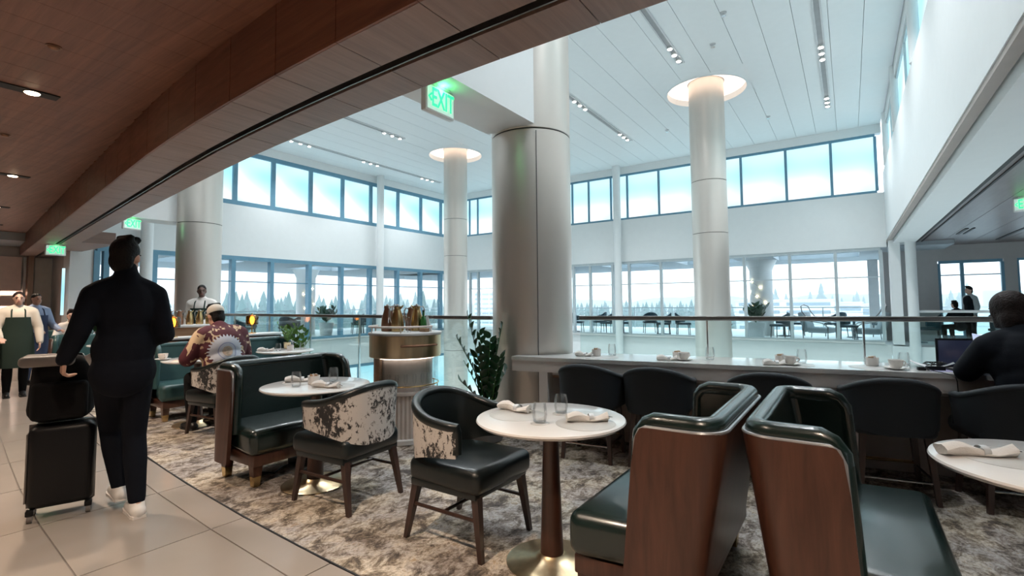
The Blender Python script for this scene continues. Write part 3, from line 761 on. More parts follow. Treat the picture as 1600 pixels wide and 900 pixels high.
# ---- tables and chairs
round_table('nearest round marble table beside the leather chair', (-1.34, 2.32, 0))
round_table('round marble table in front of the left green banquette', (-3.40, 2.32, 0))
round_table('round marble table cut off by the right edge', (.63, 2.62, 0))
round_table('round table in front of the man in the maroon jacket', (-6.25, 2.72, 0), .36)
round_table('round table with plant and glasses before the long teal banquette', (-6.35, 3.85, 0), .36)
round_table('small far table near the grey-blue banquette', (-9.9, 3.05, 0), .36)
make_chair('black leather barrel chair in the foreground facing the nearest table', (-1.91, 2.33, 0), -PI/2)
make_chair('cowhide-backed chair seen from behind at the left marble table', (-2.98, 2.30, 0), PI/2+.06)
make_chair('cowhide-backed chair on which the man in the maroon jacket sits', (-5.62, 2.72, 0), PI/2+.1)
# settings on the nearest table
Z = .745
placemat('round placemat on the nearest table before the leather chair', (-1.52, 2.27, Z)); placemat('round placemat on the nearest table before the walnut banquette', (-1.12, 2.29, Z))
coaster('coaster under the front glass on the nearest table', (-1.315, 2.17, Z)); coaster('coaster under the rear glass on the nearest table', (-1.33, 2.42, Z))
tumbler('front empty glass on the nearest table', (-1.315, 2.17, Z+.004)); tumbler('rear empty glass on the nearest table', (-1.33, 2.42, Z+.004))
napkin('rolled napkin at the chair side of the nearest table', (-1.58, 2.34, Z+.002), -.15); napkin('rolled napkin at the banquette side of the nearest table', (-1.13, 2.33, Z+.002), .62)
# left table
placemat('round placemat on the left table at the chair side', (-3.20, 2.33, Z)); placemat('round placemat on the left table at the banquette side', (-3.59, 2.33, Z))
tumbler('left glass on the left marble table', (-3.43, 2.17, Z), .11); tumbler('right glass on the left marble table', (-3.40, 2.47, Z), .11)
sugar_bowl('white sugar bowl with packets on the left marble table', (-3.42, 2.31, Z))
napkin('napkin roll behind the glass on the left marble table', (-3.62, 2.32, Z+.002), .9); napkin('napkin roll at the front of the left marble table', (-3.19, 2.26, Z+.002), .3)
# right table
placemat('round placemat on the right-edge table', (.48, 2.66, Z), .16)
napkin('rolled napkin with cutlery on the right-edge table', (.385, 2.63, Z+.002), .42, .25, .05); tumbler('glass cut off at the right edge on the right table', (.60, 2.83, Z), .11)
# table by the man in maroon and table behind
cup('white cup on a saucer by the maroon jacket', (-6.43, 2.43, Z)); tumbler('glass on the far table before the teal banquette', (-6.3, 3.72, Z)); tumbler('second glass on the far table before the teal banquette', (-6.22, 4.02, Z))
sugar_bowl('white bowl between two glasses on the far table', (-6.25, 3.86, Z)); napkin('napkin on the far table before the teal banquette', (-6.42, 3.62, Z+.002), .5)
# ---- bar counter along the glass railing
t = thing('bar_counter', 'long white stone bar counter along the glass railing', 'counter', (0, 0, 0))
front = lambda x: 4.06+.172*(x+2.78)
bm = bmesh.new()
prism(bm, [(-2.78, front(-2.78)), (1.9, front(1.9)), (1.78, front(1.78)+.66), (-2.42, front(-2.42)+.62), (-2.40, 4.56), (-2.55, 4.30), (-2.80, 4.19)], .795, .83); obj('worktop', bm, 'counter_stone', t, smooth=False)
def fbox(x0, x1, y0, y1, z0, z1):
    bm = bmesh.new(); prism(bm, [(x0, front(x0)+y0), (x1, front(x1)+y0), (x1, front(x1)+y1), (x0, front(x0)+y1)], z0, z1); return bm
obj('apron', fbox(-2.775, 1.9, .006, .05, .69, .794), 'counter_face', t, smooth=False)
for x in (-2.50, -1.35, -.06, 1.3): obj('leg', fbox(x, x+.085, .008, .45, 0, .69), 'counter_face', t, smooth=False)
obj('back_panel', fbox(-2.40, 1.9, .44, .47, 0, .79), 'warm_grey', t, smooth=False)
obj('outlet_shelf', fbox(-2.41, 1.9, .10, .44, .655, .688), 'counter_face', t, smooth=False)
for x in (-1.0, -.62, .36, .95): obj('power_outlet', fbox(x, x+.05, .085, .10, .648, .69), 'black_plastic', t, smooth=False)
obj('wood_edge', fbox(-2.41, -2.0, .11, .16, .63, .655), 'oak_light', t, smooth=False)
# ---- bar stools
def stool(label, x, rz):
    y = front(x)-.10
    t = thing('bar_stool', label, 'stool', (x, y, 0), rz, 'barrel-back counter stools')
    obj('seat', seat_pad(.50, .46, .42, .54, .02, .05, 1.05), 'navy_fabric', t)
    barrel(t, .275, .27, .05, .805, .70, .44, .50, 1.75, .20, 'navy_fabric', 'navy_fabric', 'navy_fabric')
    for sx, sy in ((-1, -1), (1, -1), (1, 1), (-1, 1)):
        bm = bmesh.new(); taper(bm, (sx*.215, sy*.20, 0), (sx*.18, sy*.165, .44), .028, .042); obj('leg', bm, 'dark_wood', t, smooth=False)
    obj('footrest', T([(-.20, .19, .17), (.20, .19, .17)], .011, 8), 'brass', t)
    obj('footrest', T([(-.21, -.192, .14), (.21, -.192, .14)], .009, 8), 'chrome', t)
    for sx in (-1, 1): obj('stretcher', T([(sx*.20, -.19, .15), (sx*.20, .19, .15)], .009, 8), 'dark_wood', t)
stool('navy barrel stool at the counter nearest the large column', -1.93, .10)
stool('navy barrel stool at the counter, second from the large column', -1.36, .12)
stool('navy barrel stool mostly hidden behind the back-to-back banquettes', -.55, .15)
stool('navy barrel stool at the counter right of the banquettes', .19, .17)
stool('navy barrel stool on which the woman with the laptop sits', .84, .25)
# ---- things on the counter
ZC2 = .83
for k, (x, y, lab) in enumerate([(-2.0, 4.45, 'round placemat on the counter nearest the column'), (-1.22, 4.52, 'round placemat on the counter before the second stool'), (-.42, 4.68, 'round placemat on the counter behind the banquettes'), (.14, 4.80, 'round placemat on the counter near the laptop')]):
    placemat(lab, (x, y, ZC2), .17)
napkin('napkin on the counter nearest the column', (-2.16, 4.40, ZC2+.002), .1, .16); napkin('napkin on the counter before the second stool', (-1.37, 4.46, ZC2+.002), .2, .17); napkin('napkin on the counter behind the banquettes', (-.53, 4.56, ZC2+.002), .3, .16)
sugar_bowl('sugar bowl with packets on the counter nearest the column', (-2.07, 4.50, ZC2)); sugar_bowl('sugar bowl beside the cup before the second stool', (-1.32, 4.62, ZC2)); sugar_bowl('sugar bowl on the counter behind the banquettes', (-.50, 4.75, ZC2)); sugar_bowl('sugar bowl on the counter near the laptop', (.13, 4.90, ZC2))
cup('white cup on saucer before the second stool', (-1.24, 4.53, ZC2), 1.); cup('white cup on saucer behind the banquettes', (-.42, 4.63, ZC2), .3); cup('white cup on saucer near the laptop', (.27, 4.74, ZC2), .5)
tumbler('empty glass on the counter nearest the column', (-1.95, 4.60, ZC2), .115, .04); tumbler('empty glass on the counter in front of the atrium column', (-1.05, 4.68, ZC2), .115, .04); tumbler('empty glass on the counter behind the banquettes', (-.35, 4.82, ZC2), .115, .04); tumbler('empty glass on the counter near the charger cables', (.33, 4.92, ZC2), .115, .04)
# papers, charger and laptop
tag(obj('open_booklet', sheet(bmesh.new(), [[Vector((x, y, .004+.045*(abs(x)/.13)**1.5)) for y in (-.09, .09)] for x in (-.13, -.09, -.04, 0, .04, .09, .13)], [[Vector((x, y, .0+.045*(abs(x)/.13)**1.5)) for y in (-.09, .09)] for x in (-.13, -.09, -.04, 0, .04, .09, .13)]), 'paper', loc=(.50, 5.02, ZC2)), 'open white booklet on the counter behind the cables', 'booklet')
o = tag(obj('leaflet', B((0, 0, .002), (.26, .16, .004)), 'purple_paper', loc=(.585, 4.84, ZC2), smooth=False), 'purple-edged leaflet lying on the counter by the laptop', 'leaflet'); o.rotation_euler.z = .25
t = thing('charger', 'black laptop charger with tangled cable on the counter', 'charger', (.475, 4.80, ZC2), .2)
obj('brick', B((.03, 0, .016), (.11, .05, .03), bev=.006), 'black_plastic', t); obj('plug', B((-.06, -.02, .013), (.05, .035, .026), bev=.005), 'black_plastic', t)
pts = [(.05*math.sin(k*.9)*(1+.3*math.sin(k*.37))+.03, .03*math.cos(k*1.3), .035+.028*abs(math.sin(k*.53))) for k in range(28)]
obj('cable_coil', T(pts, .0032, 6), 'black_plastic', t)
obj('cable', T([(-.05, -.03, .02), (-.02, -.12, .012), (.02, -.26, .006), (.03, -.335, -.002), (.035, -.345, -.03), (.04, -.335, -.10), (.055, -.285, -.15), (.06, -.262, -.16)], .003, 6), 'black_plastic', t)
t = thing('laptop', 'dark open laptop in front of the woman', 'laptop', (.735, 4.90, ZC2), .38)
obj('base', B((0, -.02, .009), (.33, .23, .016), bev=.004), 'black_plastic', t)
lid = obj('lid', B((0, .145, .115), (.33, .010, .225), bev=.004), 'black_plastic', t); 
obj('screen', B((0, .138, .118), (.30, .004, .19)), 'screen_dark', lid, smooth=False)
obj('keyboard', B((0, .0, .018), (.28, .11, .003)), 'grey_plastic', t, smooth=False)
o = tag(obj('tablet', B((0, 0, 0), (.20, .006, .14), bev=.003), 'screen_blue', loc=(.79, 4.72, 1.03)), 'lit tablet held up by the woman at the counter', 'tablet'); o.rotation_euler = (-.5, .25, .45)
# ---- round bar cart
t = thing('bar_cart', 'round brass and taupe beverage cart with fluted base', 'bar cart', (-3.80, 3.62, 0), .59)
n = 96
prof = lambda r, k: (r-.010*(k % 2))
bm = bmesh.new()
loft(bm, [[(prof(.315, k)*math.cos(2*PI*k/n), prof(.315, k)*math.sin(2*PI*k/n), z) for k in range(n)] for z in (.05, .47)]); obj('fluted_base', bm, 'fluted_grey', t, smooth=False)
obj('plinth', L([(.30, 0), (.335, .005), (.335, .045), (.32, .055)], seg=56), 'pale_grey', t)
obj('base_top', L([(.325, .465), (.33, .47), (.33, .495), (.32, .50)], seg=56), 'fluted_grey', t)
obj('core', L([(.275, .50), (.275, .83)], seg=40), 'taupe', t)
n2 = 40
A = [[Vector((r*math.cos(a), r*math.sin(a), z)) for z in (.57, .82)] for a in [-2.2+2.9*k/n2 for k in range(n2+1)] for r in (.334,)]
Bq = [[Vector((r*math.cos(a), r*math.sin(a), z)) for z in (.57, .82)] for a in [-2.2+2.9*k/n2 for k in range(n2+1)] for r in (.329,)]
obj('glass_screen', sheet(bmesh.new(), A, Bq), 'window_glass', t)
obj('led_strip', T([(.305*math.cos(a), .305*math.sin(a), .818) for a in [-2.3+3.0*k/30 for k in range(31)]], .006, 6), 'shelf_light', t)
for k in range(7):
    a = -1.9+.28*k
    g = obj('stem_glass', L([(.018, 0), (.016, .004), (.005, .01), (.004, .07), (.018, .10), (.019, .15), (.016, .17)], seg=14, cap=False), 'tumbler_glass', t, loc=(.305*math.cos(a), .305*math.sin(a), .50))
A = [[Vector((.315*math.cos(a), .315*math.sin(a), z)) for z in (.50, .83)] for a in [-3.7+1.45*k/16 for k in range(17)]]
Bq = [[Vector((.285*math.cos(a), .285*math.sin(a), z)) for z in (.50, .83)] for a in [-3.7+1.45*k/16 for k in range(17)]]
obj('side_panel', sheet(bmesh.new(), A, Bq), 'oak_light', t)
obj('shelf_rail', T([(.335*math.cos(a), .335*math.sin(a), .555) for a in [-2.6+4.2*k/36 for k in range(37)]], .007, 8), 'brass', t)
for k in range(6):
    a = -2.5+.8*k; obj('rail_post', T([(.335*math.cos(a), .335*math.sin(a), .49), (.335*math.cos(a), .335*math.sin(a), .555)], .005, 6), 'brass', t)
obj('drum', L([(.30, .825), (.355, .825), (.36, .83), (.36, 1.04), (.355, 1.045), (.30, 1.045)], seg=72), 'brushed_brass', t)
obj('top', L([(.345, 1.045), (.368, 1.045), (.372, 1.055), (.368, 1.068), (.355, 1.072)], seg=72), 'pale_grey', t)
ha = [-1.45+.95*k/12 for k in range(13)]
pts = [(.36*math.cos(ha[0]), .36*math.sin(ha[0]), .95)]+[(.40*math.cos(a), .40*math.sin(a), .95) for a in ha]+[(.36*math.cos(ha[-1]), .36*math.sin(ha[-1]), .95)]
obj('handle', T(pts, .011, 10), 'copper_brown', t)
obj('gallery_rail', T([(.335*math.cos(a)-.03, .335*math.sin(a), 1.128) for a in [-3.6+3.3*k/30 for k in range(31)]], .010, 8), 'taupe', t)
for k in range(4):
    a = -3.5+1.05*k; obj('rail_post', T([(.335*math.cos(a)-.03, .335*math.sin(a), 1.07), (.335*math.cos(a)-.03, .335*math.sin(a), 1.128)], .006, 6), 'taupe', t)
def carafe(label, loc, rz, m, h=.27, group='metal carafes on the round cart'):
    t = thing('carafe', label, 'carafe', loc, rz, group)
    s = h/.27
    obj('body', L([(.050*s, 0), (.062*s, .006*s), (.064*s, .06*s), (.056*s, .15*s), (.036*s, .215*s), (.032*s, .235*s), (.036*s, .255*s)], seg=28), m, t)
    obj('lid', L([(.036*s, .255*s), (.034*s, .266*s), (.012*s, .272*s), (.010*s, .280*s)], seg=20), 'chrome', t)
    obj('spout', T([(.030*s, 0, .238*s), (.048*s, 0, .256*s), (.060*s, 0, .270*s)], [.012*s, .009*s, .005*s], 8), m, t)
    obj('handle', T([(-.034*s, 0, .25*s), (-.066*s, 0, .255*s), (-.082*s, 0, .22*s), (-.074*s, 0, .13*s), (-.060*s, 0, .09*s)], .007*s, 8), 'chrome', t)
    return t
cx, cy = -3.80, 3.62
Rr, Fw = Vector((.826, .563, 0)), Vector((-.563, .826, 0))
def onc(a, b, z=1.072): p = Vector((cx, cy, z))+Rr*a+Fw*b; return (p.x, p.y, p.z)
carafe('copper-brown carafe at the left of the cart top', onc(-.20, .05), 2.6, 'copper_brown'); carafe('second copper-brown carafe on the cart top', onc(-.145, .14), 2.2, 'copper_brown')
carafe('front golden carafe on the cart top', onc(-.075, -.04), .6, 'brass'); carafe('golden carafe at the right of the cart top', onc(.105, .06), 3.7, 'brass'); carafe('copper carafe between the golden carafes', onc(.02, .17), .4, 'copper_brown', .25)
def bottle(label, loc, m, h, r, cap='chrome', group='bottles on the round cart'):
    t = thing('bottle', label, 'bottle', loc, 0, group)
    obj('body', L([(r*.9, 0), (r, .006), (r, h*.50), (r*.75, h*.62), (r*.36, h*.74), (r*.34, h*.95)], seg=20), m, t)
    obj('cap', L([(r*.40, h*.95), (r*.40, h), (r*.2, h*1.01)], seg=14), cap, t)
bottle('green glass bottle on the cart top', onc(.185, .0), 'bottle_green', .215, .033, 'black_plastic'); bottle('clear bottle in front of the golden carafe', onc(.045, -.17), 'tumbler_glass', .16, .022)
bottle('second clear bottle near the front of the cart top', onc(.075, -.19), 'tumbler_glass', .15, .020); bottle('white-capped clear bottle at the right of the cart top', onc(.27, .05), 'tumbler_glass', .16, .025, 'white_plastic')
tag(obj('wooden_caddy', B((0, 0, .02), (.09, .06, .035), bev=.004), 'oak_light', loc=onc(.215, -.12)), 'small light wooden box on the cart top', 'box')
t = thing('napkin_holder', 'pointed white card beside the green bottle', 'card', onc(.225, .04), .5); 
bm = bmesh.new(); loft(bm, [[(-.04, -.03, 0), (.04, -.03, 0), (.04, .03, 0), (-.04, .03, 0)], [(-.02, -.001, .16), (.0, -.001, .16), (.0, .001, .16), (-.02, .001, .16)]]); obj('card', bm, 'paper', t, smooth=False); obj('stand', B((0, 0, .003), (.1, .07, .006)), 'pale_grey', t)
# ---- service counter with carafes and lamps behind the teal banquette
t = thing('service_counter', 'light wood service counter in front of the left column', 'counter', (-9.3, 3.68, 0), 1.25)
obj('body', B((0, 0, .50), (1.25, .5, 1.0), bev=.005), 'oak_light', t, smooth=False); obj('top', B((0, 0, 1.02), (1.3, .55, .04), bev=.006), 'white_plastic', t); obj('kick', B((0, 0, .04), (1.15, .45, .08)), 'dark_gap', t)
for k in range(5):
    carafe(['first', 'second', 'third', 'fourth', 'fifth'][k]+' golden carafe from the left on the service counter', (-9.33+.045*k, 3.60+.135*k, 1.04), 1.2, 'copper_brown' if k < 2 else 'brass', .24, 'carafes on the service counter')
t = thing('wooden_crate', 'brown wooden box on the service counter', 'box', (-9.42, 3.33, 1.04), 1.25); obj('crate_body', B((0, 0, .11), (.24, .2, .22), bev=.004), 'wood_box', t); obj('crate_lid', B((0, 0, .226), (.25, .21, .012), bev=.003), 'wood_box', t)
t = thing('console_table', 'white-topped console behind the teal banquette', 'console', (-7.75, 3.7, 0), -.08)
obj('top', B((0, 0, .905), (.38, 1.7, .03), bev=.006), 'white_plastic', t); obj('body', B((0, 0, .44), (.3, 1.62, .88)), 'walnut', t, smooth=False)
def lamp(label, loc):
    t = thing('table_lamp', label, 'lamp', loc, 0, 'amber glass table lamps')
    obj('base', L([(.06, 0), (.062, .006), (.05, .014), (.012, .018)], seg=24), 'brass', t); obj('stem', L([(.010, .015), (.010, .20)], seg=12), 'brass', t)
    obj('shade', L([(.075, .13), (.088, .14), (.09, .25), (.082, .275), (.06, .285), (.055, .283), (.08, .25), (.078, .145)], seg=28, cap=False), 'amber_glass', t)
    obj('bulb', L([(.012, .14), (.028, .17), (.034, .22), (.024, .255), (.006, .265)], seg=16), 'bulb_warm', t); obj('finial', L([(.012, .285), (.008, .31), (.004, .315)], seg=10), 'brass', t)
lamp('amber glass table lamp on the console right of the man in maroon', (-7.72, 4.12, .92)); lamp('amber glass table lamp glowing beside the walking man', (-7.78, 3.05, .92))
# power strip and cable under the left banquette
t = thing('power_strip', 'black power strip with cables on the carpet under the left banquette', 'power strip', (-4.0, 2.62, 0), .3)
obj('body', B((0, 0, .03), (.10, .30, .05), bev=.01), 'black_plastic', t); obj('cable', T([(0, .15, .02), (.04, .25, .012), (.12, .30, .10), (.05, .34, .14), (.0, .30, .05), (.08, .22, .01), (.15, .1, .01)], .006, 6), 'black_plastic', t)
obj('cable', T([(0, -.15, .02), (-.02, -.25, .012), (.03, -.38, .012), (-.06, -.5, .05), (-.10, -.52, .14)], .006, 6), 'black_plastic', t)
# ================================================================ plants
def leaf_mesh(name, ln, w, mat, curl=.25):
    bm = bmesh.new(); n = 6; rows = []
    for i in range(n+1):
        u = i/n; ww = w*math.sin(PI*min(1, .08+.92*u)**.8)*.5+.0008; z = -curl*ln*u*u
        rows.append([bm.verts.new((-ww, u*ln, z+.10*ww)), bm.verts.new((0, u*ln, z-.25*ww)), bm.verts.new((ww, u*ln, z+.10*ww))])
    for a, b in zip(rows[:-1], rows[1:]):
        for k in range(2): bm.faces.new((a[k], a[k+1], b[k+1], b[k]))
    return mesh_of(name, bm, mat, True, 80)
LEAF_D = leaf_mesh('leaf', .108, .062, 'leaf_dark'); LEAF_L = leaf_mesh('leaf', .075, .038, 'leaf_light')
def frond(plant, base, tip, nleaf, lm, bend=.12, sc=1.0, r=.008):
    base, tip = Vector(base), Vector(tip); d = tip-base; side = Vector((d.y, -d.x, 0)); side = side.normalized() if side.length > .01 else Vector((1, 0, 0))
    out = Vector((d.x, d.y, 0)); pts = []
    for i in range(9):
        u = i/8; pts.append(base + Vector((d.x*u**1.5, d.y*u**1.5, d.z*(u-bend*u*u*(1-u)))))
    st = obj('stem', T(pts, [r*(1-.7*i/8) for i in range(9)], 7), 'stem_green', plant)
    for k in range(nleaf):
        u = .22+.78*k/(nleaf-1); i = min(7, int(u*8)); p = pts[i].lerp(pts[i+1], u*8-i); t = (pts[i+1]-pts[i]).normalized()
        s = 1 if k % 2 else -1
        q = (side*s*1.0 + t*.75 + Vector((0, 0, random.uniform(-.1, .25)))).normalized()
        if k == nleaf-1: q = t
        up = (t.cross(q)*s).normalized(); x = q.cross(up).normalized(); up = x.cross(q)
        o = obj('leaf', lm, None, st); z = sc*random.uniform(.85, 1.15)
        o.matrix_local = Matrix.Translation(p) @ Matrix((x, q, up)).transposed().to_4x4() @ Matrix.Diagonal((z, z, z, 1))
t = thing('zz_plant', 'tall dark green potted plant in front of the large column', 'plant', (-3.02, 3.98, 0))
obj('pot', L([(.13, 0), (.15, .01), (.17, .30), (.175, .32), (.16, .32), (.155, .28)], seg=32, cap=False), 'pot_grey', t); obj('soil', L([(.155, .275), (.10, .285)], seg=24), 'soil', t)
Rv, Fv = Vector((.826, .563, 0)), Vector((-.563, .826, 0))
for (a, b, c, e, z, nl, lm) in [(-.02, 0, -.20, .02, 1.26, 20, LEAF_D), (.0, -.03, -.30, -.05, 1.02, 16, LEAF_D), (.02, 0, .16, .0, 1.16, 19, LEAF_D), (.0, .03, .05, .12, .98, 15, LEAF_D), (.04, -.02, .14, -.14, .86, 14, LEAF_D),
                            (-.03, -.03, -.10, -.16, .92, 14, LEAF_D), (-.03, .02, -.24, .06, .78, 12, LEAF_L), (.03, .03, .20, .08, .70, 12, LEAF_D), (-.02, -.02, -.26, -.10, .60, 11, LEAF_D), (.0, .0, .04, -.08, 1.06, 17, LEAF_D), (-.01, .02, -.08, .06, 1.08, 17, LEAF_D)]:
    p0 = Rv*a+Fv*b+Vector((0, 0, .28)); p1 = Rv*c+Fv*e+Vector((0, 0, z)); frond(t, p0, p1, nl, lm, .1, 1.0)
def small_plant(label, loc, n, h, sp, lm, pot='pot_grey', r=.09, ph=.16, sc=1.2, group='potted plants'):
    t = thing('potted_plant', label, 'plant', loc, 0, group)
    obj('pot', L([(r*.7, 0), (r*.8, .005), (r, ph), (r*.9, ph), (r*.85, ph-.02)], seg=24, cap=False), pot, t); obj('soil', L([(r*.86, ph-.03), (r*.5, ph-.02)], seg=20), 'soil', t)
    for k in range(n):
        a = 2*PI*k/n+random.uniform(-.3, .3); frond(t, (0, 0, ph-.03), (sp*math.cos(a), sp*math.sin(a), ph+h*random.uniform(.6, 1)), 9, lm, .3, sc, .005)
small_plant('small plant in a pot on the far table before the teal banquette', (-6.52, 3.98, .745), 6, .30, .14, LEAF_L, 'brushed_brass', .05, .09, .8)
small_plant('leafy plant rising behind the long teal banquette', (-7.0, 4.44, 0), 7, .62, .20, LEAF_L, 'brushed_brass', .09, .5, 1.5)
small_plant('dark leafy plant on the floor beside the far-left banquette', (-13.9, 3.9, 0), 8, .8, .35, LEAF_D, 'pot_grey', .18, .5, 2.2)
# ================================================================ people
def cap_pr(bm, p0, p1, r0, r1, seg=12):
    p0, p1 = Vector(p0), Vector(p1); d = p1-p0
    if d.length < 1e-5: d = Vector((0, 0, .001))
    u, v = frame_of(d); dn = d.normalized(); rings = []
    for k in range(5):
        a = -PI/2+PI/2*k/5; rings.append((p0+dn*r0*math.sin(a), max(r0*math.cos(a), r0*.05)))
    rings.append((p0, r0)); rings.append(((p0+p1)/2, (r0+r1)/2)); rings.append((p1, r1))
    for k in range(1, 6):
        a = PI/2*k/5; rings.append((p1+dn*r1*math.sin(a), max(r1*math.cos(a), r1*.05)))
    loft(bm, [[c+r*(math.cos(2*PI*k/seg)*u+math.sin(2*PI*k/seg)*v) for k in range(seg)] for c, r in rings])
def fuse(name, prims, voxel, mat, parent, sm=6):
    bm = bmesh.new()
    for p in prims:
        if p[0] == 'c': cap_pr(bm, *p[1:])
        else: ball(bm, p[1], p[2], 16, p[3] if len(p) > 3 else None)
    bmesh.ops.recalc_face_normals(bm, faces=bm.faces)
    me = bpy.data.meshes.new('tmp'); bm.to_mesh(me); bm.free()
    o = bpy.data.objects.new('tmp', me); COL.objects.link(o)
    r = o.modifiers.new('r', 'REMESH'); r.mode = 'VOXEL'; r.voxel_size = voxel
    s = o.modifiers.new('s', 'SMOOTH'); s.iterations = sm; s.factor = .5
    me2 = bpy.data.meshes.new_from_object(o.evaluated_get(bpy.context.evaluated_depsgraph_get()))
    bpy.data.objects.remove(o); bpy.data.meshes.remove(me)
    me2.name = name; me2.materials.clear(); me2.materials.append(MATS[mat])
    me2.polygons.foreach_set('use_smooth', [True]*len(me2.polygons))
    return obj(name, me2, None, parent)
V3 = Vector
def hand(wr, d, n, thumb, curl=.5, s=1.0):
    """palm from the wrist along d, palm facing n, thumb towards `thumb`"""
    wr, d, n, th = V3(wr), V3(d).normalized(), V3(n).normalized(), V3(thumb).normalized()
    out = []
    for k in (-1.5, -.5, .5, 1.5):
        out.append(('c', wr+th*k*.012*s, wr+d*.085*s+th*k*.0205*s, .014*s, .0125*s))
    for k, ln in ((1.5, .072), (.5, .082), (-.5, .076), (-1.5, .058)):
        a = wr+d*.088*s+th*k*.021*s; b = a+(d*math.cos(curl)+n*math.sin(curl)).normalized()*ln*.5*s; c = b+(d*math.cos(2*curl)+n*math.sin(2*curl)).normalized()*ln*.5*s
        out += [('c', a, b, .0095*s, .009*s), ('c', b, c, .009*s, .0075*s)]
    a = wr+d*.025*s+th*.024*s; b = a+(d*.6+th*.75+n*.2).normalized()*.042*s; c = b+(d*.9+th*.25+n*.3).normalized()*.034*s
    return out+[('c', a, b, .013*s, .011*s), ('c', b, c, .0105*s, .008*s)]
def infl(prims, k):
    r = []
    for p in prims:
        if p[0] == 'c': r.append(('c', p[1], p[2], p[3]+k, p[4]+k))
        else: r.append(('e', p[1], tuple(q+k for q in p[2])) + tuple(p[3:]))
    return r
def head_pr(c, yaw, tilt=0, s=1.0):
    R = Matrix.Rotation(yaw, 3, 'Z') @ Matrix.Rotation(tilt, 3, 'X'); c = V3(c); q = lambda x, y, z: c+R @ V3((x*s, y*s, z*s))
    return [('e', q(0, -.008, .022), (.074*s, .092*s, .095*s), R), ('e', q(0, .030, -.045), (.056*s, .062*s, .066*s), R), ('e', q(0, .062, -.085), (.024*s, .020*s, .018*s), R), ('c', q(0, .085, .012), q(0, .108, -.026), .010*s, .015*s),
            ('e', q(-.075, -.005, -.01), (.010*s, .020*s, .031*s), R), ('e', q(.075, -.005, -.01), (.010*s, .020*s, .031*s), R), ('c', q(-.034, .080, .022), q(.034, .080, .022), .012*s, .012*s), ('c', q(-.018, .088, -.058), q(.018, .088, -.058), .008*s, .008*s)], q, R
def face_bits(parent, q, R, s=1.0):
    for x in (-.030, .030):
        bm = bmesh.new(); ball(bm, q(x, .086, .002), (.012*s, .006*s, .0065*s), 10, R); obj('eye', bm, 'eye_dark', parent)
        bm = bmesh.new(); tube(bm, [q(x-.016, .090, .022), q(x, .096, .027), q(x+.016, .090, .022)], .004*s, 6); obj('eyebrow', bm, 'hair_dark', parent)
    bm = bmesh.new(); tube(bm, [q(-.022, .090, -.056), q(0, .099, -.054), q(.022, .090, -.056)], [.003*s, .006*s, .003*s], 6); obj('mouth', bm, 'lip', parent)
def arm_pr(sh, el, wr, s=1.0): return [('c', sh, el, .053*s, .043*s), ('c', el, V3(el).lerp(V3(wr), .35), .042*s, .041*s), ('c', V3(el).lerp(V3(wr), .35), wr, .041*s, .027*s)]
def leg_pr(hp, kn, an, s=1.0): return [('c', hp, kn, .087*s, .057*s), ('c', kn, V3(kn).lerp(V3(an), .35), .055*s, .056*s), ('c', V3(kn).lerp(V3(an), .35), an, .056*s, .037*s)]
def foot_pr(an, d, s=1.0, z=0):
    an = V3(an); d = V3(d).normalized(); a = V3((an.x, an.y, z+.036*s)) - d*.04*s; b = V3((an.x, an.y, z+.030*s))+d*.15*s
    return [('c', an, a, .038*s, .036*s), ('c', a, b, .038*s, .030*s), ('c', V3((an.x, an.y, z+.055*s))+d*.03*s, b, .036*s, .026*s)]
def torso_pr(pel, ch, nk, shl, shr, s=1.0, w=1.0):
    pel, ch, nk = V3(pel), V3(ch), V3(nk); mid = pel.lerp(ch, .48)
    return [('e', pel, (.165*s*w, .115*s, .14*s)), ('e', mid, (.148*s*w, .108*s, .17*s)), ('e', ch, (.172*s*w, .122*s, .19*s)), ('c', V3(shl)*.84+ch*.16, V3(shr)*.84+ch*.16, .066*s, .066*s), ('c', ch+V3((0, 0, .10*s)), nk, .085*s, .058*s), ('c', nk-V3((0, 0, .03*s)), V3(shl)*.80+ch*.20+V3((0, 0, .05*s)), .052*s, .046*s), ('c', nk-V3((0, 0, .03*s)), V3(shr)*.80+ch*.20+V3((0, 0, .05*s)), .052*s, .046*s)]
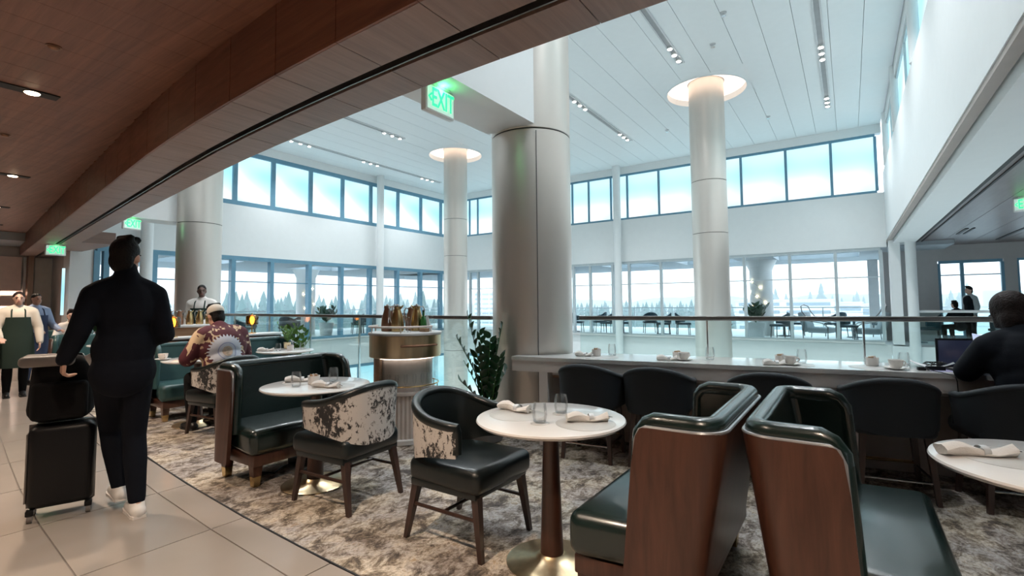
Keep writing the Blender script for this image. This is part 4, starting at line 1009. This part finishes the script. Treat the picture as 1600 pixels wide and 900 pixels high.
def person(label, loc, rz, J, s, skin, voxel, top_m, bot_m, hair_m, shoe_m, hyaw=0, htilt=0, face=True, hands=(None, None), hair='short', sleeve=1.0, shoes=True, w=1.0, topk=.016, legsk=.014, feet=None, collar=.012, hem=()):
    t = thing('person', label, 'person', loc, rz)
    hp, q, R = head_pr(J['head'], hyaw, htilt, s)
    tor = torso_pr(J['pel'], J['ch'], J['nk'], J['sl'], J['sr'], s, w)
    neck = [('c', J['nk'], V3(J['head'])+V3((0, 0, -.05*s)), .054*s, .052*s)]
    arms = arm_pr(J['sl'], J['el'], J['wl'], s)+arm_pr(J['sr'], J['er'], J['wr'], s)
    legs = leg_pr(J['hl'], J['kl'], J['al'], s)+leg_pr(J['hr'], J['kr'], J['ar'], s)
    hn = []
    for h in hands:
        if h: hn += hand(*h)
    fl, fr = (feet or ((0, 1, 0), (0, 1, 0))); zf = J.get('zf', (0, 0))
    ft = infl(foot_pr(J['al'], fl, s, zf[0])+foot_pr(J['ar'], fr, s, zf[1]), -.004)
    body = fuse('body', hp+neck+infl(tor, -.004)+arms+hn+legs+ft, voxel, skin, t, 3)
    def cut(p0, p1, f): return V3(p0).lerp(V3(p1), f)
    sl = arm_pr(J['sl'], J['el'], cut(J['el'], J['wl'], sleeve), s)+arm_pr(J['sr'], J['er'], cut(J['er'], J['wr'], sleeve), s)
    top = fuse('top', infl(tor+sl+list(hem), topk)+[('c', V3(J['nk'])-V3((0, 0, .03)), V3(J['nk'])+V3((0, .3*collar, collar)), .070*s, .064*s)], voxel, top_m, t, 8)
    bot = fuse('trousers', infl(leg_pr(J['hl'], J['kl'], cut(J['kl'], J['al'], .98), s)+leg_pr(J['hr'], J['kr'], cut(J['kr'], J['ar'], .98), s)+[('e', J['pel'], (.158*s*w, .112*s, .13*s))], legsk), voxel, bot_m, t, 8)
    if shoes:
        for nm, a, d, z in (('shoe', J['al'], fl, zf[0]), ('shoe', J['ar'], fr, zf[1])):
            sh = fuse(nm, infl(foot_pr(a, d, s, z)[1:], .008)+[('c', V3((a[0], a[1], z+.075*s)), V3((a[0], a[1], z+.05*s)), .046*s, .046*s)], voxel, shoe_m, t, 5)
            dv = V3(d).normalized(); bm = bmesh.new(); pts_ = [(-.075, .036), (-.04, .044), (.05, .042), (.12, .046), (.17, .038), (.19, .018)]; sd = V3((dv.y, -dv.x, 0)); prism(bm, [((V3(a)+dv*u*s+sd*w_*s).x, (V3(a)+dv*u*s+sd*w_*s).y) for u, w_ in pts_]+[((V3(a)+dv*u*s-sd*w_*s).x, (V3(a)+dv*u*s-sd*w_*s).y) for u, w_ in reversed(pts_)], z, z+.018); obj('sole', bm, 'sole_dark' if shoe_m != 'sneaker_white' else 'ceramic', sh, smooth=False)
    if hair == 'short':
        fuse('hair', [('e', q(0, -.018, .042), (.082*s, .096*s, .092*s), R), ('e', q(0, -.055, -.025), (.072*s, .052*s, .085*s), R), ('c', q(-.03, .055, .118), q(.035, .05, .122), .026*s, .028*s), ('c', q(-.045, .01, .128), q(.04, -.03, .132), .022*s, .022*s)], voxel, hair_m, t, 3)
    elif hair == 'crop':
        fuse('hair', [('e', q(0, -.014, .040), (.077*s, .090*s, .088*s), R), ('e', q(0, -.055, .0), (.066*s, .044*s, .06*s), R)], voxel, hair_m, t, 3)
    elif hair == 'bob':
        fuse('hair', [('e', q(0, -.02, .03), (.104*s, .116*s, .112*s), R), ('e', q(0, -.045, -.06), (.104*s, .084*s, .095*s), R), ('c', q(-.072, .02, .0), q(-.076, .012, -.11), .030*s, .020*s), ('c', q(.072, .02, .0), q(.076, .012, -.11), .030*s, .020*s), ('c', q(-.05, -.06, -.11), q(.05, -.06, -.11), .040*s, .040*s), ('c', q(-.052, -.045, -.10), q(-.046, -.035, -.165), .044*s, .026*s), ('c', q(.052, -.045, -.10), q(.046, -.035, -.155), .044*s, .024*s), ('c', q(0, -.07, -.10), q(0, -.062, -.165), .044*s, .028*s)], voxel, hair_m, t, 4)
    elif hair == 'bun':
        fuse('hair', [('e', q(0, -.018, .038), (.081*s, .094*s, .092*s), R), ('e', q(0, -.10, .06), (.035*s, .035*s, .035*s), R), ('e', q(0, -.055, .0), (.068*s, .046*s, .06*s), R)], voxel, hair_m, t, 3)
    if face: face_bits(t, q, R, s)
    return t, top, q, R
def stand(s=1.0, **k):
    J = dict(pel=(0, 0, .98*s), ch=(0, 0, 1.33*s), nk=(0, -.012, 1.53*s), head=(0, .02, 1.68*s), sl=(-.19*s, 0, 1.45*s), sr=(.19*s, 0, 1.45*s), el=(-.25*s, -.03, 1.17*s), er=(.25*s, -.03, 1.17*s), wl=(-.24*s, .06, .93*s), wr=(.24*s, .06, .93*s),
             hl=(-.092*s, 0, .94*s), hr=(.092*s, 0, .94*s), kl=(-.10*s, .02, .50*s), kr=(.10*s, .02, .50*s), al=(-.10*s, 0, .085*s), ar=(.10*s, 0, .085*s)); J.update(k); return J
def sit(s=1.0, z=.50, lean=.1, **k):
    J = dict(pel=(0, -.06, z+.11), ch=(0, -.06+lean, z+.45*s), nk=(0, -.06+lean*1.7, z+.64*s), head=(0, -.02+lean*2.1, z+.79*s), sl=(-.185*s, -.06+lean*1.4, z+.56*s), sr=(.185*s, -.06+lean*1.4, z+.56*s), el=(-.26*s, .10+lean, z+.30*s), er=(.26*s, .10+lean, z+.30*s), wl=(-.14*s, .34+lean, z+.28*s), wr=(.14*s, .34+lean, z+.28*s),
             hl=(-.09*s, 0, z+.09), hr=(.09*s, 0, z+.09), kl=(-.12*s, .40*s, z+.085), kr=(.12*s, .40*s, z+.085), al=(-.12*s, .36*s, .085), ar=(.12*s, .36*s, .085)); J.update(k); return J
# walking man, back view, hand on the suitcase handle
J = stand(1.0, head=(.0, .03, 1.675), nk=(0, -.005, 1.54), sl=(-.165, 0, 1.425), sr=(.165, 0, 1.425), ch=(0, 0, 1.34), el=(-.235, -.04, 1.20), wl=(-.285, .03, 1.03), er=(.205, -.07, 1.16), wr=(.11, .18, 1.10), hl=(-.07, 0, .95), hr=(.075, 0, .95), kr=(.085, .06, .50), ar=(.085, -.05, .10), kl=(.0, .26, .53), al=(.045, .20, .15), zf=(.06, 0))
person('man in dark navy jacket and trousers walking away with a suitcase', (-3.93, 1.26, 0), PI/2-.10, J, 1.0, 'skin', .0105, 'navy_cloth', 'navy_cloth', 'hair_dark', 'sneaker_white', hyaw=-.65, hands=((J['wl'], (-.05, .25, -1), (1, 0, .1), (0, 1, .1), .9), (J['wr'], (-.3, .9, .3), (-.8, -.2, .3), (0, .2, 1), .8)), topk=.018, legsk=.013, w=.90, collar=.055, hem=[('e', (0, -.01, .93), (.165, .122, .15)), ('e', (0, -.01, 1.08), (.158, .115, .16))])
# man in maroon and gold jacket, seated, back view, white round emblem
J = sit(1.0, .47, .12, head=(.02, .21, 1.235), nk=(0, .09, 1.09), ch=(0, .03, .90), sl=(-.20, .05, 1.03), sr=(.20, .05, 1.03), el=(-.31, .12, .80), er=(.31, .12, .80), wl=(-.16, .38, .78), wr=(.16, .38, .78))
t, top, q, R = person('seated man in maroon and gold jacket with a round white emblem on the back', (-5.66, 2.72, 0), PI/2+.1, J, 1.0, 'skin', .012, 'maroon_print', 'black_cloth', 'hair_dark', 'black_plastic', htilt=-.25, hands=((J['wl'], (.4, 1, -.1), (0, 0, -1), (1, 0, 0), .5), (J['wr'], (-.4, 1, -.1), (0, 0, -1), (-1, 0, 0), .5)), w=1.30, topk=.042)
fuse('cap', [('e', q(0, -.016, .055), (.086, .100, .080), R), ('c', q(-.04, .10, .045), q(.04, .10, .045), .014, .014)], .012, 'cream_cloth', t, 3)
bvh = BVHTree.FromPolygons([v.co for v in top.data.vertices], [p.vertices for p in top.data.polygons])
def patch(name, rings, mat, lift, cx=-.045, cz=.87):
    bm = bmesh.new(); R_ = []
    for ring in rings:
        rr = []
        for x, z in ring:
            h = bvh.ray_cast(V3((cx+x, -1.5, cz+z)), V3((0, 1, 0)))
            y = h[0].y if h[0] is not None else -.16
            rr.append(bm.verts.new((cx+x, y-lift, cz+z)))
        R_.append(rr)
    for a, b in zip(R_[:-1], R_[1:]):
        n = len(a)
        for i in range(n): bm.faces.new((a[i], a[(i+1) % n], b[(i+1) % n], b[i]))
    return obj(name, bm, mat, top)
ring = lambda r, teeth=0, n=120: [((r*(1+(.085 if teeth and (k % 4) < 2 else -.04 if teeth else 0)))*math.cos(2*PI*k/n), (r*(1+(.085 if teeth and (k % 4) < 2 else -.04 if teeth else 0)))*math.sin(2*PI*k/n)) for k in range(n)]
M('emblem_white', (.66, .68, .76), .8); M('emblem_blue', (.34, .39, .58), .8); M('emblem_gold', (.58, .46, .36), .8, var=.4, vscale=30)
patch('emblem', [ring(.162, 1), ring(.14), ring(.11), ring(.08), ring(.04), ring(.002)], 'emblem_white', .006)
patch('emblem_ring', [ring(.092), ring(.083)], 'emblem_blue', .010); patch('emblem_centre', [ring(.052), ring(.03), ring(.001)], 'emblem_gold', .010)
# woman with laptop at the counter
J = sit(1.0, .56, .10, head=(-.02, .15, 1.275), nk=(0, .08, 1.12), ch=(0, .02, .94), sl=(-.175, .05, 1.035), sr=(.175, .05, 1.035), el=(-.25, .17, .86), er=(.27, .14, .84), wl=(-.12, .34, .90), wr=(.08, .36, .88), al=(-.12, .28, .26), ar=(.12, .28, .26), kl=(-.12, .34, .62), kr=(.12, .34, .62), zf=(.17, .17))
person('woman in a dark navy coat sitting at the counter with a laptop', (.93, 4.50, 0), .22, J, .96, 'skin_pale', .0115, 'charcoal_cloth', 'black_cloth', 'hair_brown', 'black_plastic', hyaw=.35, hair='bob', htilt=-.12, hands=((J['wl'], (.3, .9, .3), (.6, 0, -.6), (.5, .2, .8), .6), (J['wr'], (-.4, .9, -.1), (0, 0, -1), (-1, 0, 0), .4)), w=1.0, topk=.035)
# servers
def apron(t, s, m, w=.15):
    bm = bmesh.new(); A, Bq = [], []
    for i in range(13):
        a = -1.25+2.5*i/12; col, col2 = [], []
        for z, k, ww in ((.50, 1.25, 1), (.75, 1.18, 1), (.95, 1.12, 1), (1.12, 1.02, 1), (1.25, 1.04, .72), (1.36, 1.08, .62)):
            x = .205*s*k*math.sin(a*ww); y = .152*s*k*math.cos(a*ww)
            col.append(V3((x, y, z*s))); col2.append(V3((x*.96, y-.008, z*s)))
        A.append(col); Bq.append(col2)
    obj('apron', sheet(bm, A, Bq), m, t)
    for x in (-1, 1): obj('apron_strap', T([(x*.085*s, .135*s, 1.35*s), (x*.085*s, .095*s, 1.47*s), (x*.06*s, .0, 1.545*s), (x*.03*s, -.07*s, 1.52*s)], .011, 6), m, t)
s = .885
J = stand(s, el=(-.27*s, .02, 1.16*s), er=(.26*s, .06, 1.16*s), wr=(.22*s, .26, 1.02*s), wl=(-.28*s, .12, .93*s))
t, *_ = person('server in cream shirt and dark green apron at the far left', (-10.55, 2.02, 0), -PI/2-.12, J, s, 'skin_pale', .016, 'cream_cloth', 'black_cloth', 'hair_brown', 'black_plastic', hair='bun', hands=((J['wl'], (0, .3, -1), (1, 0, 0), (0, 1, 0), .4), (J['wr'], (-.2, 1, -.3), (0, 0, -1), (-1, 0, 0), .5)), topk=.022)
apron(t, s, 'apron_green')
s = .89
J = stand(s, el=(-.25*s, .06, 1.18*s), wl=(-.20*s, .32, 1.06*s), er=(.25*s, .06, 1.18*s), wr=(.18*s, .32, 1.06*s))
t, *_ = person('server in blue shirt and navy vest behind the green-aproned server', (-12.0, 2.52, 0), -PI/2+.35, J, s, 'skin', .016, 'blue_shirt', 'navy_vest', 'hair_dark', 'black_plastic', hair='crop', hands=((J['wl'], (.1, 1, 0), (0, 0, -1), (1, 0, 0), .5), (J['wr'], (-.1, 1, 0), (0, 0, -1), (-1, 0, 0), .5)), topk=.02)
apron(t, s, 'navy_vest')
s = .965
J = stand(s, wl=(-.12*s, .28, 1.08*s), el=(-.25*s, .08, 1.17*s))
t, *_ = person('server in white shirt and dark apron behind the service counter', (-9.80, 4.30, 0), -PI/2-.75, J, s, 'skin_dark', .016, 'white_cloth', 'black_cloth', 'hair_dark', 'black_plastic', hair='crop', hyaw=.35, hands=((J['wl'], (.3, 1, 0), (0, 0, -1), (1, 0, 0), .5), (J['wr'], (0, .3, -1), (-1, 0, 0), (0, 1, 0), .4)), topk=.022)
apron(t, s, 'apron_green')
s = .97
J = stand(s)
t, *_ = person('worker in grey shirt and dark vest standing in the side lounge', (2.98, 20.0, 0), PI/2+.5, J, s, 'skin_pale', .02, 'terrace_grey', 'black_cloth', 'hair_dark', 'black_plastic', hair='short', hands=((J['wl'], (0, .3, -1), (1, 0, 0), (0, 1, 0), .4), (J['wr'], (0, .3, -1), (-1, 0, 0), (0, 1, 0), .4)))
fuse('vest', infl(torso_pr(J['pel'], J['ch'], (0, -.012, 1.47*s), (-.15, 0, 1.42*s), (.15, 0, 1.42*s), s), .026), .02, 'charcoal_cloth', t, 6)
J = sit(.95, .45, .06)
person('seated guest with dark hair in the side lounge', (2.66, 19.75, 0), .6, J, .95, 'skin_pale', .02, 'charcoal_cloth', 'black_cloth', 'hair_dark', 'black_plastic', hands=((J['wl'], (.4, 1, 0), (0, 0, -1), (1, 0, 0), .5), (J['wr'], (-.4, 1, 0), (0, 0, -1), (-1, 0, 0), .5)))
J = sit(.92, .45, .1)
person('guest in a pale top sitting at the far-left banquette', (-12.95, 3.25, 0), -PI/2-.2, J, .95, 'skin_pale', .02, 'white_cloth', 'black_cloth', 'hair_brown', 'black_plastic', hands=((J['wl'], (.4, 1, 0), (0, 0, -1), (1, 0, 0), .5), (J['wr'], (-.4, 1, 0), (0, 0, -1), (-1, 0, 0), .5)))
# ---- suitcase and backpack
t = thing('suitcase', 'black rolling suitcase pulled by the walking man', 'suitcase', (-4.34, 1.08, 0), 1.25)
obj('shell', B((0, 0, .335), (.33, .22, .52), bev=.045, seg=4), 'black_plastic', t)
for k in range(9): obj('rib', B((-.168, -.08+.02*k, .335), (.008, .010, .43), bev=.003), 'grey_plastic', t)
obj('zip', B((0, -.01, .335), (.338, .012, .528), bev=.006), 'grey_plastic', t)
for sx in (-1, 1):
    for sy in (-1, 1):
        w = obj('wheel_fork', B((sx*.14, sy*.085, .062), (.04, .05, .035), bev=.006), 'black_plastic', t)
        bm = bmesh.new(); tube(bm, [(sx*.14-.012, sy*.085, .026), (sx*.14+.012, sy*.085, .026)], .026, 16); obj('wheel', bm, 'grey_plastic', w)
h = obj('telescopic_handle', T([(-.085, .09, .58), (-.085, .09, 1.0), (-.075, .09, 1.02), (.075, .09, 1.02), (.085, .09, 1.0), (.085, .09, .58)], .009, 8), 'track_metal', t)
obj('grip', B((0, .09, 1.02), (.15, .032, .03), bev=.01), 'black_plastic', h)
t = thing('backpack', 'black backpack resting on top of the suitcase', 'backpack', (-4.37, 1.07, .60), 1.25)
bm = B((0, -.02, .215), (.32, .20, .43), bev=.09, seg=5)
for v in bm.verts: v.co.x *= 1+.06*math.sin(9*v.co.z+1); v.co.y += .02*math.sin(7*v.co.z+4*v.co.x)
obj('main_pocket', bm, 'black_cloth', t); obj('front_pocket', B((.0, -.135, .15), (.28, .07, .24), bev=.03, seg=3), 'black_cloth', t)
bm = B((-.07, -.03, .405), (.27, .26, .07), bev=.03, seg=4); bm.verts.ensure_lookup_table(); obj('top_flap', bm, 'grey_plastic', t, label='grey-brown top flap of the backpack')  # top flap of the backpack itself
obj('carry_loop', T([(-.04, .03, .43), (-.03, .03, .465), (.03, .03, .465), (.04, .03, .43)], .008, 8), 'black_cloth', t)
for sx in (-1, 1): obj('shoulder_strap', T([(sx*.09, .08, .40), (sx*.11, .12, .30), (sx*.12, .12, .15), (sx*.13, .09, .05)], .016, 8), 'black_cloth', t)
o = tag(obj('phone', B((0, 0, 0), (.008, .07, .145), bev=.003), 'paper', loc=(-4.12, 1.17, .985)), 'pale card or phone held beside the suitcase handle', 'phone'); o.rotation_euler = (.5, .2, 0)
# ================================================================ terrace furniture
def t_chair(label, loc, rz):
    t = thing('terrace_chair', label, 'chair', loc, rz, 'terrace dining chairs')
    obj('seat', B((0, 0, .43), (.50, .48, .07), bev=.025), 'terrace_fabric', t); barrel(t, .27, .26, .05, .80, .66, .46, .50, 1.6, .15, 'terrace_fabric', 'terrace_fabric', 'terrace_fabric', 14, 3)
    for sx in (-1, 1):
        for sy in (-1, 1): obj('leg', T([(sx*.23, sy*.21, 0), (sx*.20, sy*.19, .42)], .014, 6), 'black_plastic', t)
    t.scale = (1.15, 1.15, 1.12)
    return t
def t_table(label, loc):
    t = thing('terrace_table', label, 'table', loc, 0, 'terrace tables')
    obj('tabletop', L([(.36, .72), (.38, .73), (.38, .75)], seg=28), 'white_plastic', t); obj('pedestal', L([(.05, .02), (.04, .72)], seg=12), 'terrace_fabric', t); obj('foot', L([(.24, 0), (.24, .02), (.05, .04)], seg=20), 'terrace_fabric', t); return t
ch = t_chair('dark teal terrace chair beyond the far windows', (-11.2, 20.8, 0), 1.2); CL = 'dark teal terrace chair beyond the far windows'
for k, (x, y, r) in enumerate([(-10.3, 20.4, -1.3), (-9.6, 21.3, 2.2), (-8.7, 20.2, 1.5), (-8.0, 20.3, -1.4), (-7.3, 21.5, .5), (-6.3, 20.2, 1.8), (-5.6, 20.5, -1.2), (-4.9, 21.4, 1.0), (-4.0, 20.2, -1.5), (-2.1, 20.3, 1.3), (-1.75, 22.2, -1.6), (-.45, 22.4, 2.4), (-.1, 20.5, -1.4), (1.0, 22.6, 2.0), (1.95, 19.6, 1.4), (3.6, 19.4, -1.3), (3.9, 20.6, 2.2), (4.6, 19.7, 1.2)]):
    dup(ch, (x, y, 0), r, CL if x < 1.2 else 'dark teal chair in the side lounge beyond the glass ledge')
CL2 = 'dark teal terrace chair beyond the left windows'
for x, y, r in [(-18.2, 14.6, .5), (-19.3, 15.3, 2.6), (-18.2, 15.7, .2), (-19.2, 16.5, 2.2), (-18.1, 17.4, 1.0), (-19.1, 18.1, -2.0), (-18.3, 11.2, .6), (-19.3, 12.0, 2.4), (-18.2, 9.2, .3), (-19.2, 10.1, 2.6)]: dup(ch, (x, y, 0), r, CL2)
ORD = 'first second third fourth fifth sixth seventh eighth ninth tenth eleventh twelfth thirteenth fourteenth fifteenth sixteenth'.split()
def ordinals(objs, text):
    key = lambda o: (o.location.x*.8266+o.location.y*.5628)/(-o.location.x*.5628+o.location.y*.8266)
    for k, o in enumerate(sorted(objs, key=key)): o['label'] = text % ORD[k]
ordinals([o for o in COL.objects if o.get('label') == CL], 'dark teal terrace chair beyond the far windows, %s from the left')
ordinals([o for o in COL.objects if o.get('label') == CL2], 'dark teal terrace chair beyond the left windows, %s from the left')
ordinals([o for o in COL.objects if str(o.get('label', '')).startswith('dark teal chair in the side')], 'dark teal chair in the side lounge beyond the glass ledge, %s from the left')
ordinals([o for o in COL.objects if str(o.get('label', '')).startswith('small white sprinkler')], 'small white sprinkler head on the atrium ceiling, %s from the left')
tt = t_table('round terrace table beyond the far windows', (-10.8, 21.2, 0))
for x, y in [(-8.35, 21.0), (-6.6, 21.1), (-4.8, 20.6), (-2.15, 22.0), (.1, 22.2), (1.75, 20.35), (4.2, 20.2)]: dup(tt, (x, y, 0), 0, 'round terrace table beyond the far windows' if x < 1.2 else 'round table in the side lounge beyond the glass ledge')
for x, y in [(-18.7, 15.0), (-18.6, 16.3), (-18.6, 18.0), (-18.7, 11.7), (-18.7, 9.7)]: dup(tt, (x, y, 0), 0, 'round terrace table beyond the left windows')
for w_ in ('round terrace table beyond the far windows', 'round terrace table beyond the left windows', 'round table in the side lounge beyond the glass ledge'):
    ordinals([o for o in COL.objects if o.get('label') == w_], w_+', %s from the left')
def lounger(label, loc, rz):
    t = thing('lounge_chair', label, 'armchair', loc, rz, 'terrace lounge chairs')
    obj('seat_cushion', B((0, .12, .30), (.66, .72, .20), bev=.06, seg=3), 'terrace_grey', t)
    bm = B((0, -.28, .62), (.66, .20, .75), bev=.07, seg=3); bmesh.ops.rotate(bm, verts=bm.verts, cent=(0, -.2, .3), matrix=Matrix.Rotation(.28, 3, 'X')); obj('back_cushion', bm, 'terrace_grey', t)
    for sx in (-1, 1): obj('hoop_frame', T([(sx*.36, .46, 0), (sx*.37, .48, .42), (sx*.37, .30, .56), (sx*.37, -.10, .62), (sx*.36, -.36, .95), (sx*.30, -.42, 1.15)], .018, 8), 'rail_metal', t)
    obj('back_rail', T([(-.30, -.42, 1.15), (0, -.46, 1.22), (.30, -.42, 1.15)], .018, 8), 'rail_metal', t)
    for sx in (-1, 1): obj('rear_leg', T([(sx*.34, -.36, 0), (sx*.36, -.30, .70)], .016, 8), 'rail_metal', t)
lounger('grey cushioned lounge chair outside the middle of the right window bay', (-1.0, 21.2, 0), -1.9); lounger('grey cushioned lounge chair outside at the right end of the window bay', (.55, 21.0, 0), 1.7)
small_plant('large potted plant outside by the terrace column with string lights', (-3.0, 21.0, 0), 9, .75, .45, LEAF_D, 'pale_grey', .34, .55, 2.6); small_plant('large potted plant outside by the left terrace column', (-19.7, 13.9, 0), 9, .75, .45, LEAF_D, 'pale_grey', .32, .55, 2.6)
# string lights on the terrace columns
def bulbs(label, c, ax, pts):
    t = thing('string_light', label, 'string light', c, 0, 'string lights on terrace columns')
    P = []
    for k, (a, z) in enumerate(pts):
        v = Vector((math.cos(a)*.46, math.sin(a)*.46, z)); P.append(v); bm = bmesh.new(); ball(bm, v, .032, 10); obj('bulb', bm, 'bulb_string', t)
    obj('wire', T(P, .006, 5), 'black_plastic', t)
bulbs('string of warm bulbs wound round the right terrace column', (-2.95, 22.3, 0), 0, [(-2.3, 2.15), (-1.5, 1.9), (-2.7, 1.72), (-1.8, 1.55), (-1.1, 1.3), (-2.3, 1.15), (-1.5, .95)])
bulbs('string of warm bulbs wound round the left terrace column', (-21.0, 13.7, 0), 0, [(.1, 2.1), (-.8, 1.85), (-.1, 1.65), (.4, 1.4), (-.6, 1.2), (-.1, 1.0)])
# ================================================================ the view outside
struct('ground', B((-60, 160, -9), (900, 700, 1.0)), 'ground_outside')
def conifer_mesh(seed):
    rnd = random.Random(seed); bm = bmesh.new(); n = 9
    for k in range(n):
        z = .12+.80*k/n; r = .21*(1-k/n)**.85+.02
        m = 11; top = z+.20
        ring = [bm.verts.new((r*(1+rnd.uniform(-.35, .3))*math.cos(2*PI*i/m+k), r*(1+rnd.uniform(-.35, .3))*math.sin(2*PI*i/m+k), z+rnd.uniform(-.03, .03))) for i in range(m)]
        a = bm.verts.new((0, 0, min(1, top)));  b = bm.verts.new((0, 0, z+.03))
        for i in range(m): bm.faces.new((ring[i], ring[(i+1) % m], a)); bm.faces.new((ring[(i+1) % m], ring[i], b))
    return mesh_of('foliage', bm, 'conifer', False)
CM = [conifer_mesh(k) for k in range(4)]
bm = L([(.02, 0), (.012, .3)], seg=7); TRUNK = mesh_of('trunk', bm, 'bark')
def tree(x, y, h, k, label, group):
    t = thing('conifer', label, 'tree', (x, y, -8.5), random.uniform(0, 6), group); t.scale = (h*.85, h*.85, h)
    obj('foliage', CM[k % 4], None, t); obj('trunk', TRUNK, None, t)
random.seed(5)
def place(px, d):
    # direction fan from the hall, used to spread the trees along the skyline
    a = math.radians(34.25)-math.atan((px-800)/773.15); return -math.sin(a)*d, math.cos(a)*d
for k in range(96):
    px = 140+570*k/95+random.uniform(-2, 2); d = 95+9*((k*3) % 7); x, y = place(px, d*1.05)
    tree(x, y, (8.9+d*.020)*random.uniform(.70, 1.20), k, 'conifer in the hazy treeline seen through the left windows', 'treeline beyond the left windows')
for k in range(64):
    px = 890+255*k/63+random.uniform(-3, 3); d = 140+12*((k*5) % 6); x, y = place(px, d)
    tree(x, y, 10.2*random.uniform(.85, 1.1), k, 'conifer in the hazy treeline seen through the far windows', 'treeline beyond the far windows')
for k in range(30):
    px = 1180+330*k/29+random.uniform(-6, 6); d = 260+22*(k % 3); x, y = place(px, d)
    tree(x, y, 14*random.uniform(.8, 1.35), k, 'distant tree on the skyline behind the white buildings', 'distant skyline trees')
def block(label, px, d, w, h, floors, bays):
    x, y = place(px, d); rz = math.atan2(-x, y)*1.0
    t = thing('building', label, 'building', (x, y, -8.5), math.atan2(y, x)-PI/2)
    obj('walls', B((0, 0, h/2), (w, 12, h)), 'city_white', t, smooth=False); obj('roof', B((0, 0, h+.15), (w+.5, 12.5, .3)), 'city_white', t, smooth=False)
    for f in range(floors):
        z = h*(f+.55)/floors
        for b in range(bays):
            obj('window', B((-w/2+w*(b+.5)/bays, -6.02, z), (w/bays*.86, .1, h/floors*.42)), 'city_dark', t, smooth=False)
block('long white parking building behind the terrace plant', 1222, 150, 22, 10.0, 5, 2); block('white block beyond the right lounge chair', 1290, 165, 16, 9.2, 3, 3); block('low white building near the right end of the far windows', 1335, 180, 18, 8.6, 2, 4); block('pale tower block seen beside the left atrium column', 758, 230, 10, 15, 7, 3)
bm = bmesh.new()
for k in range(24):
    x, y = place(100+1450*k/23, 620); ball(bm, (x, y, -9), (60, 60, 15+4*math.sin(k*1.7)), 16)
struct('hill', bm, 'hill', True)
# thin morning haze over the land outside
def haze():
    m = bpy.data.materials.new('haze'); m.use_nodes = True; n, l = m.node_tree.nodes, m.node_tree.links
    n.remove(n['Principled BSDF']); v = n.new('ShaderNodeVolumeScatter'); v.inputs['Density'].default_value = .0034; v.inputs['Color'].default_value = (.86, .96, 1, 1)
    l.new(v.outputs[0], n['Material Output'].inputs['Volume']); MATS['haze'] = m
    o = obj('haze', B((-60, 200, 14), (900, 330, 45)), 'haze', smooth=False); o['kind'] = 'stuff'; o['label'] = 'thin pale haze over the trees outside'; o['category'] = 'haze'
    bm = B((-270, 17, 14), (480, 36-.2, 45)); o2 = obj('haze', bm, 'haze', smooth=False); o2['kind'] = 'stuff'; o2['label'] = 'thin pale haze outside the left windows'; o2['category'] = 'haze'
haze()
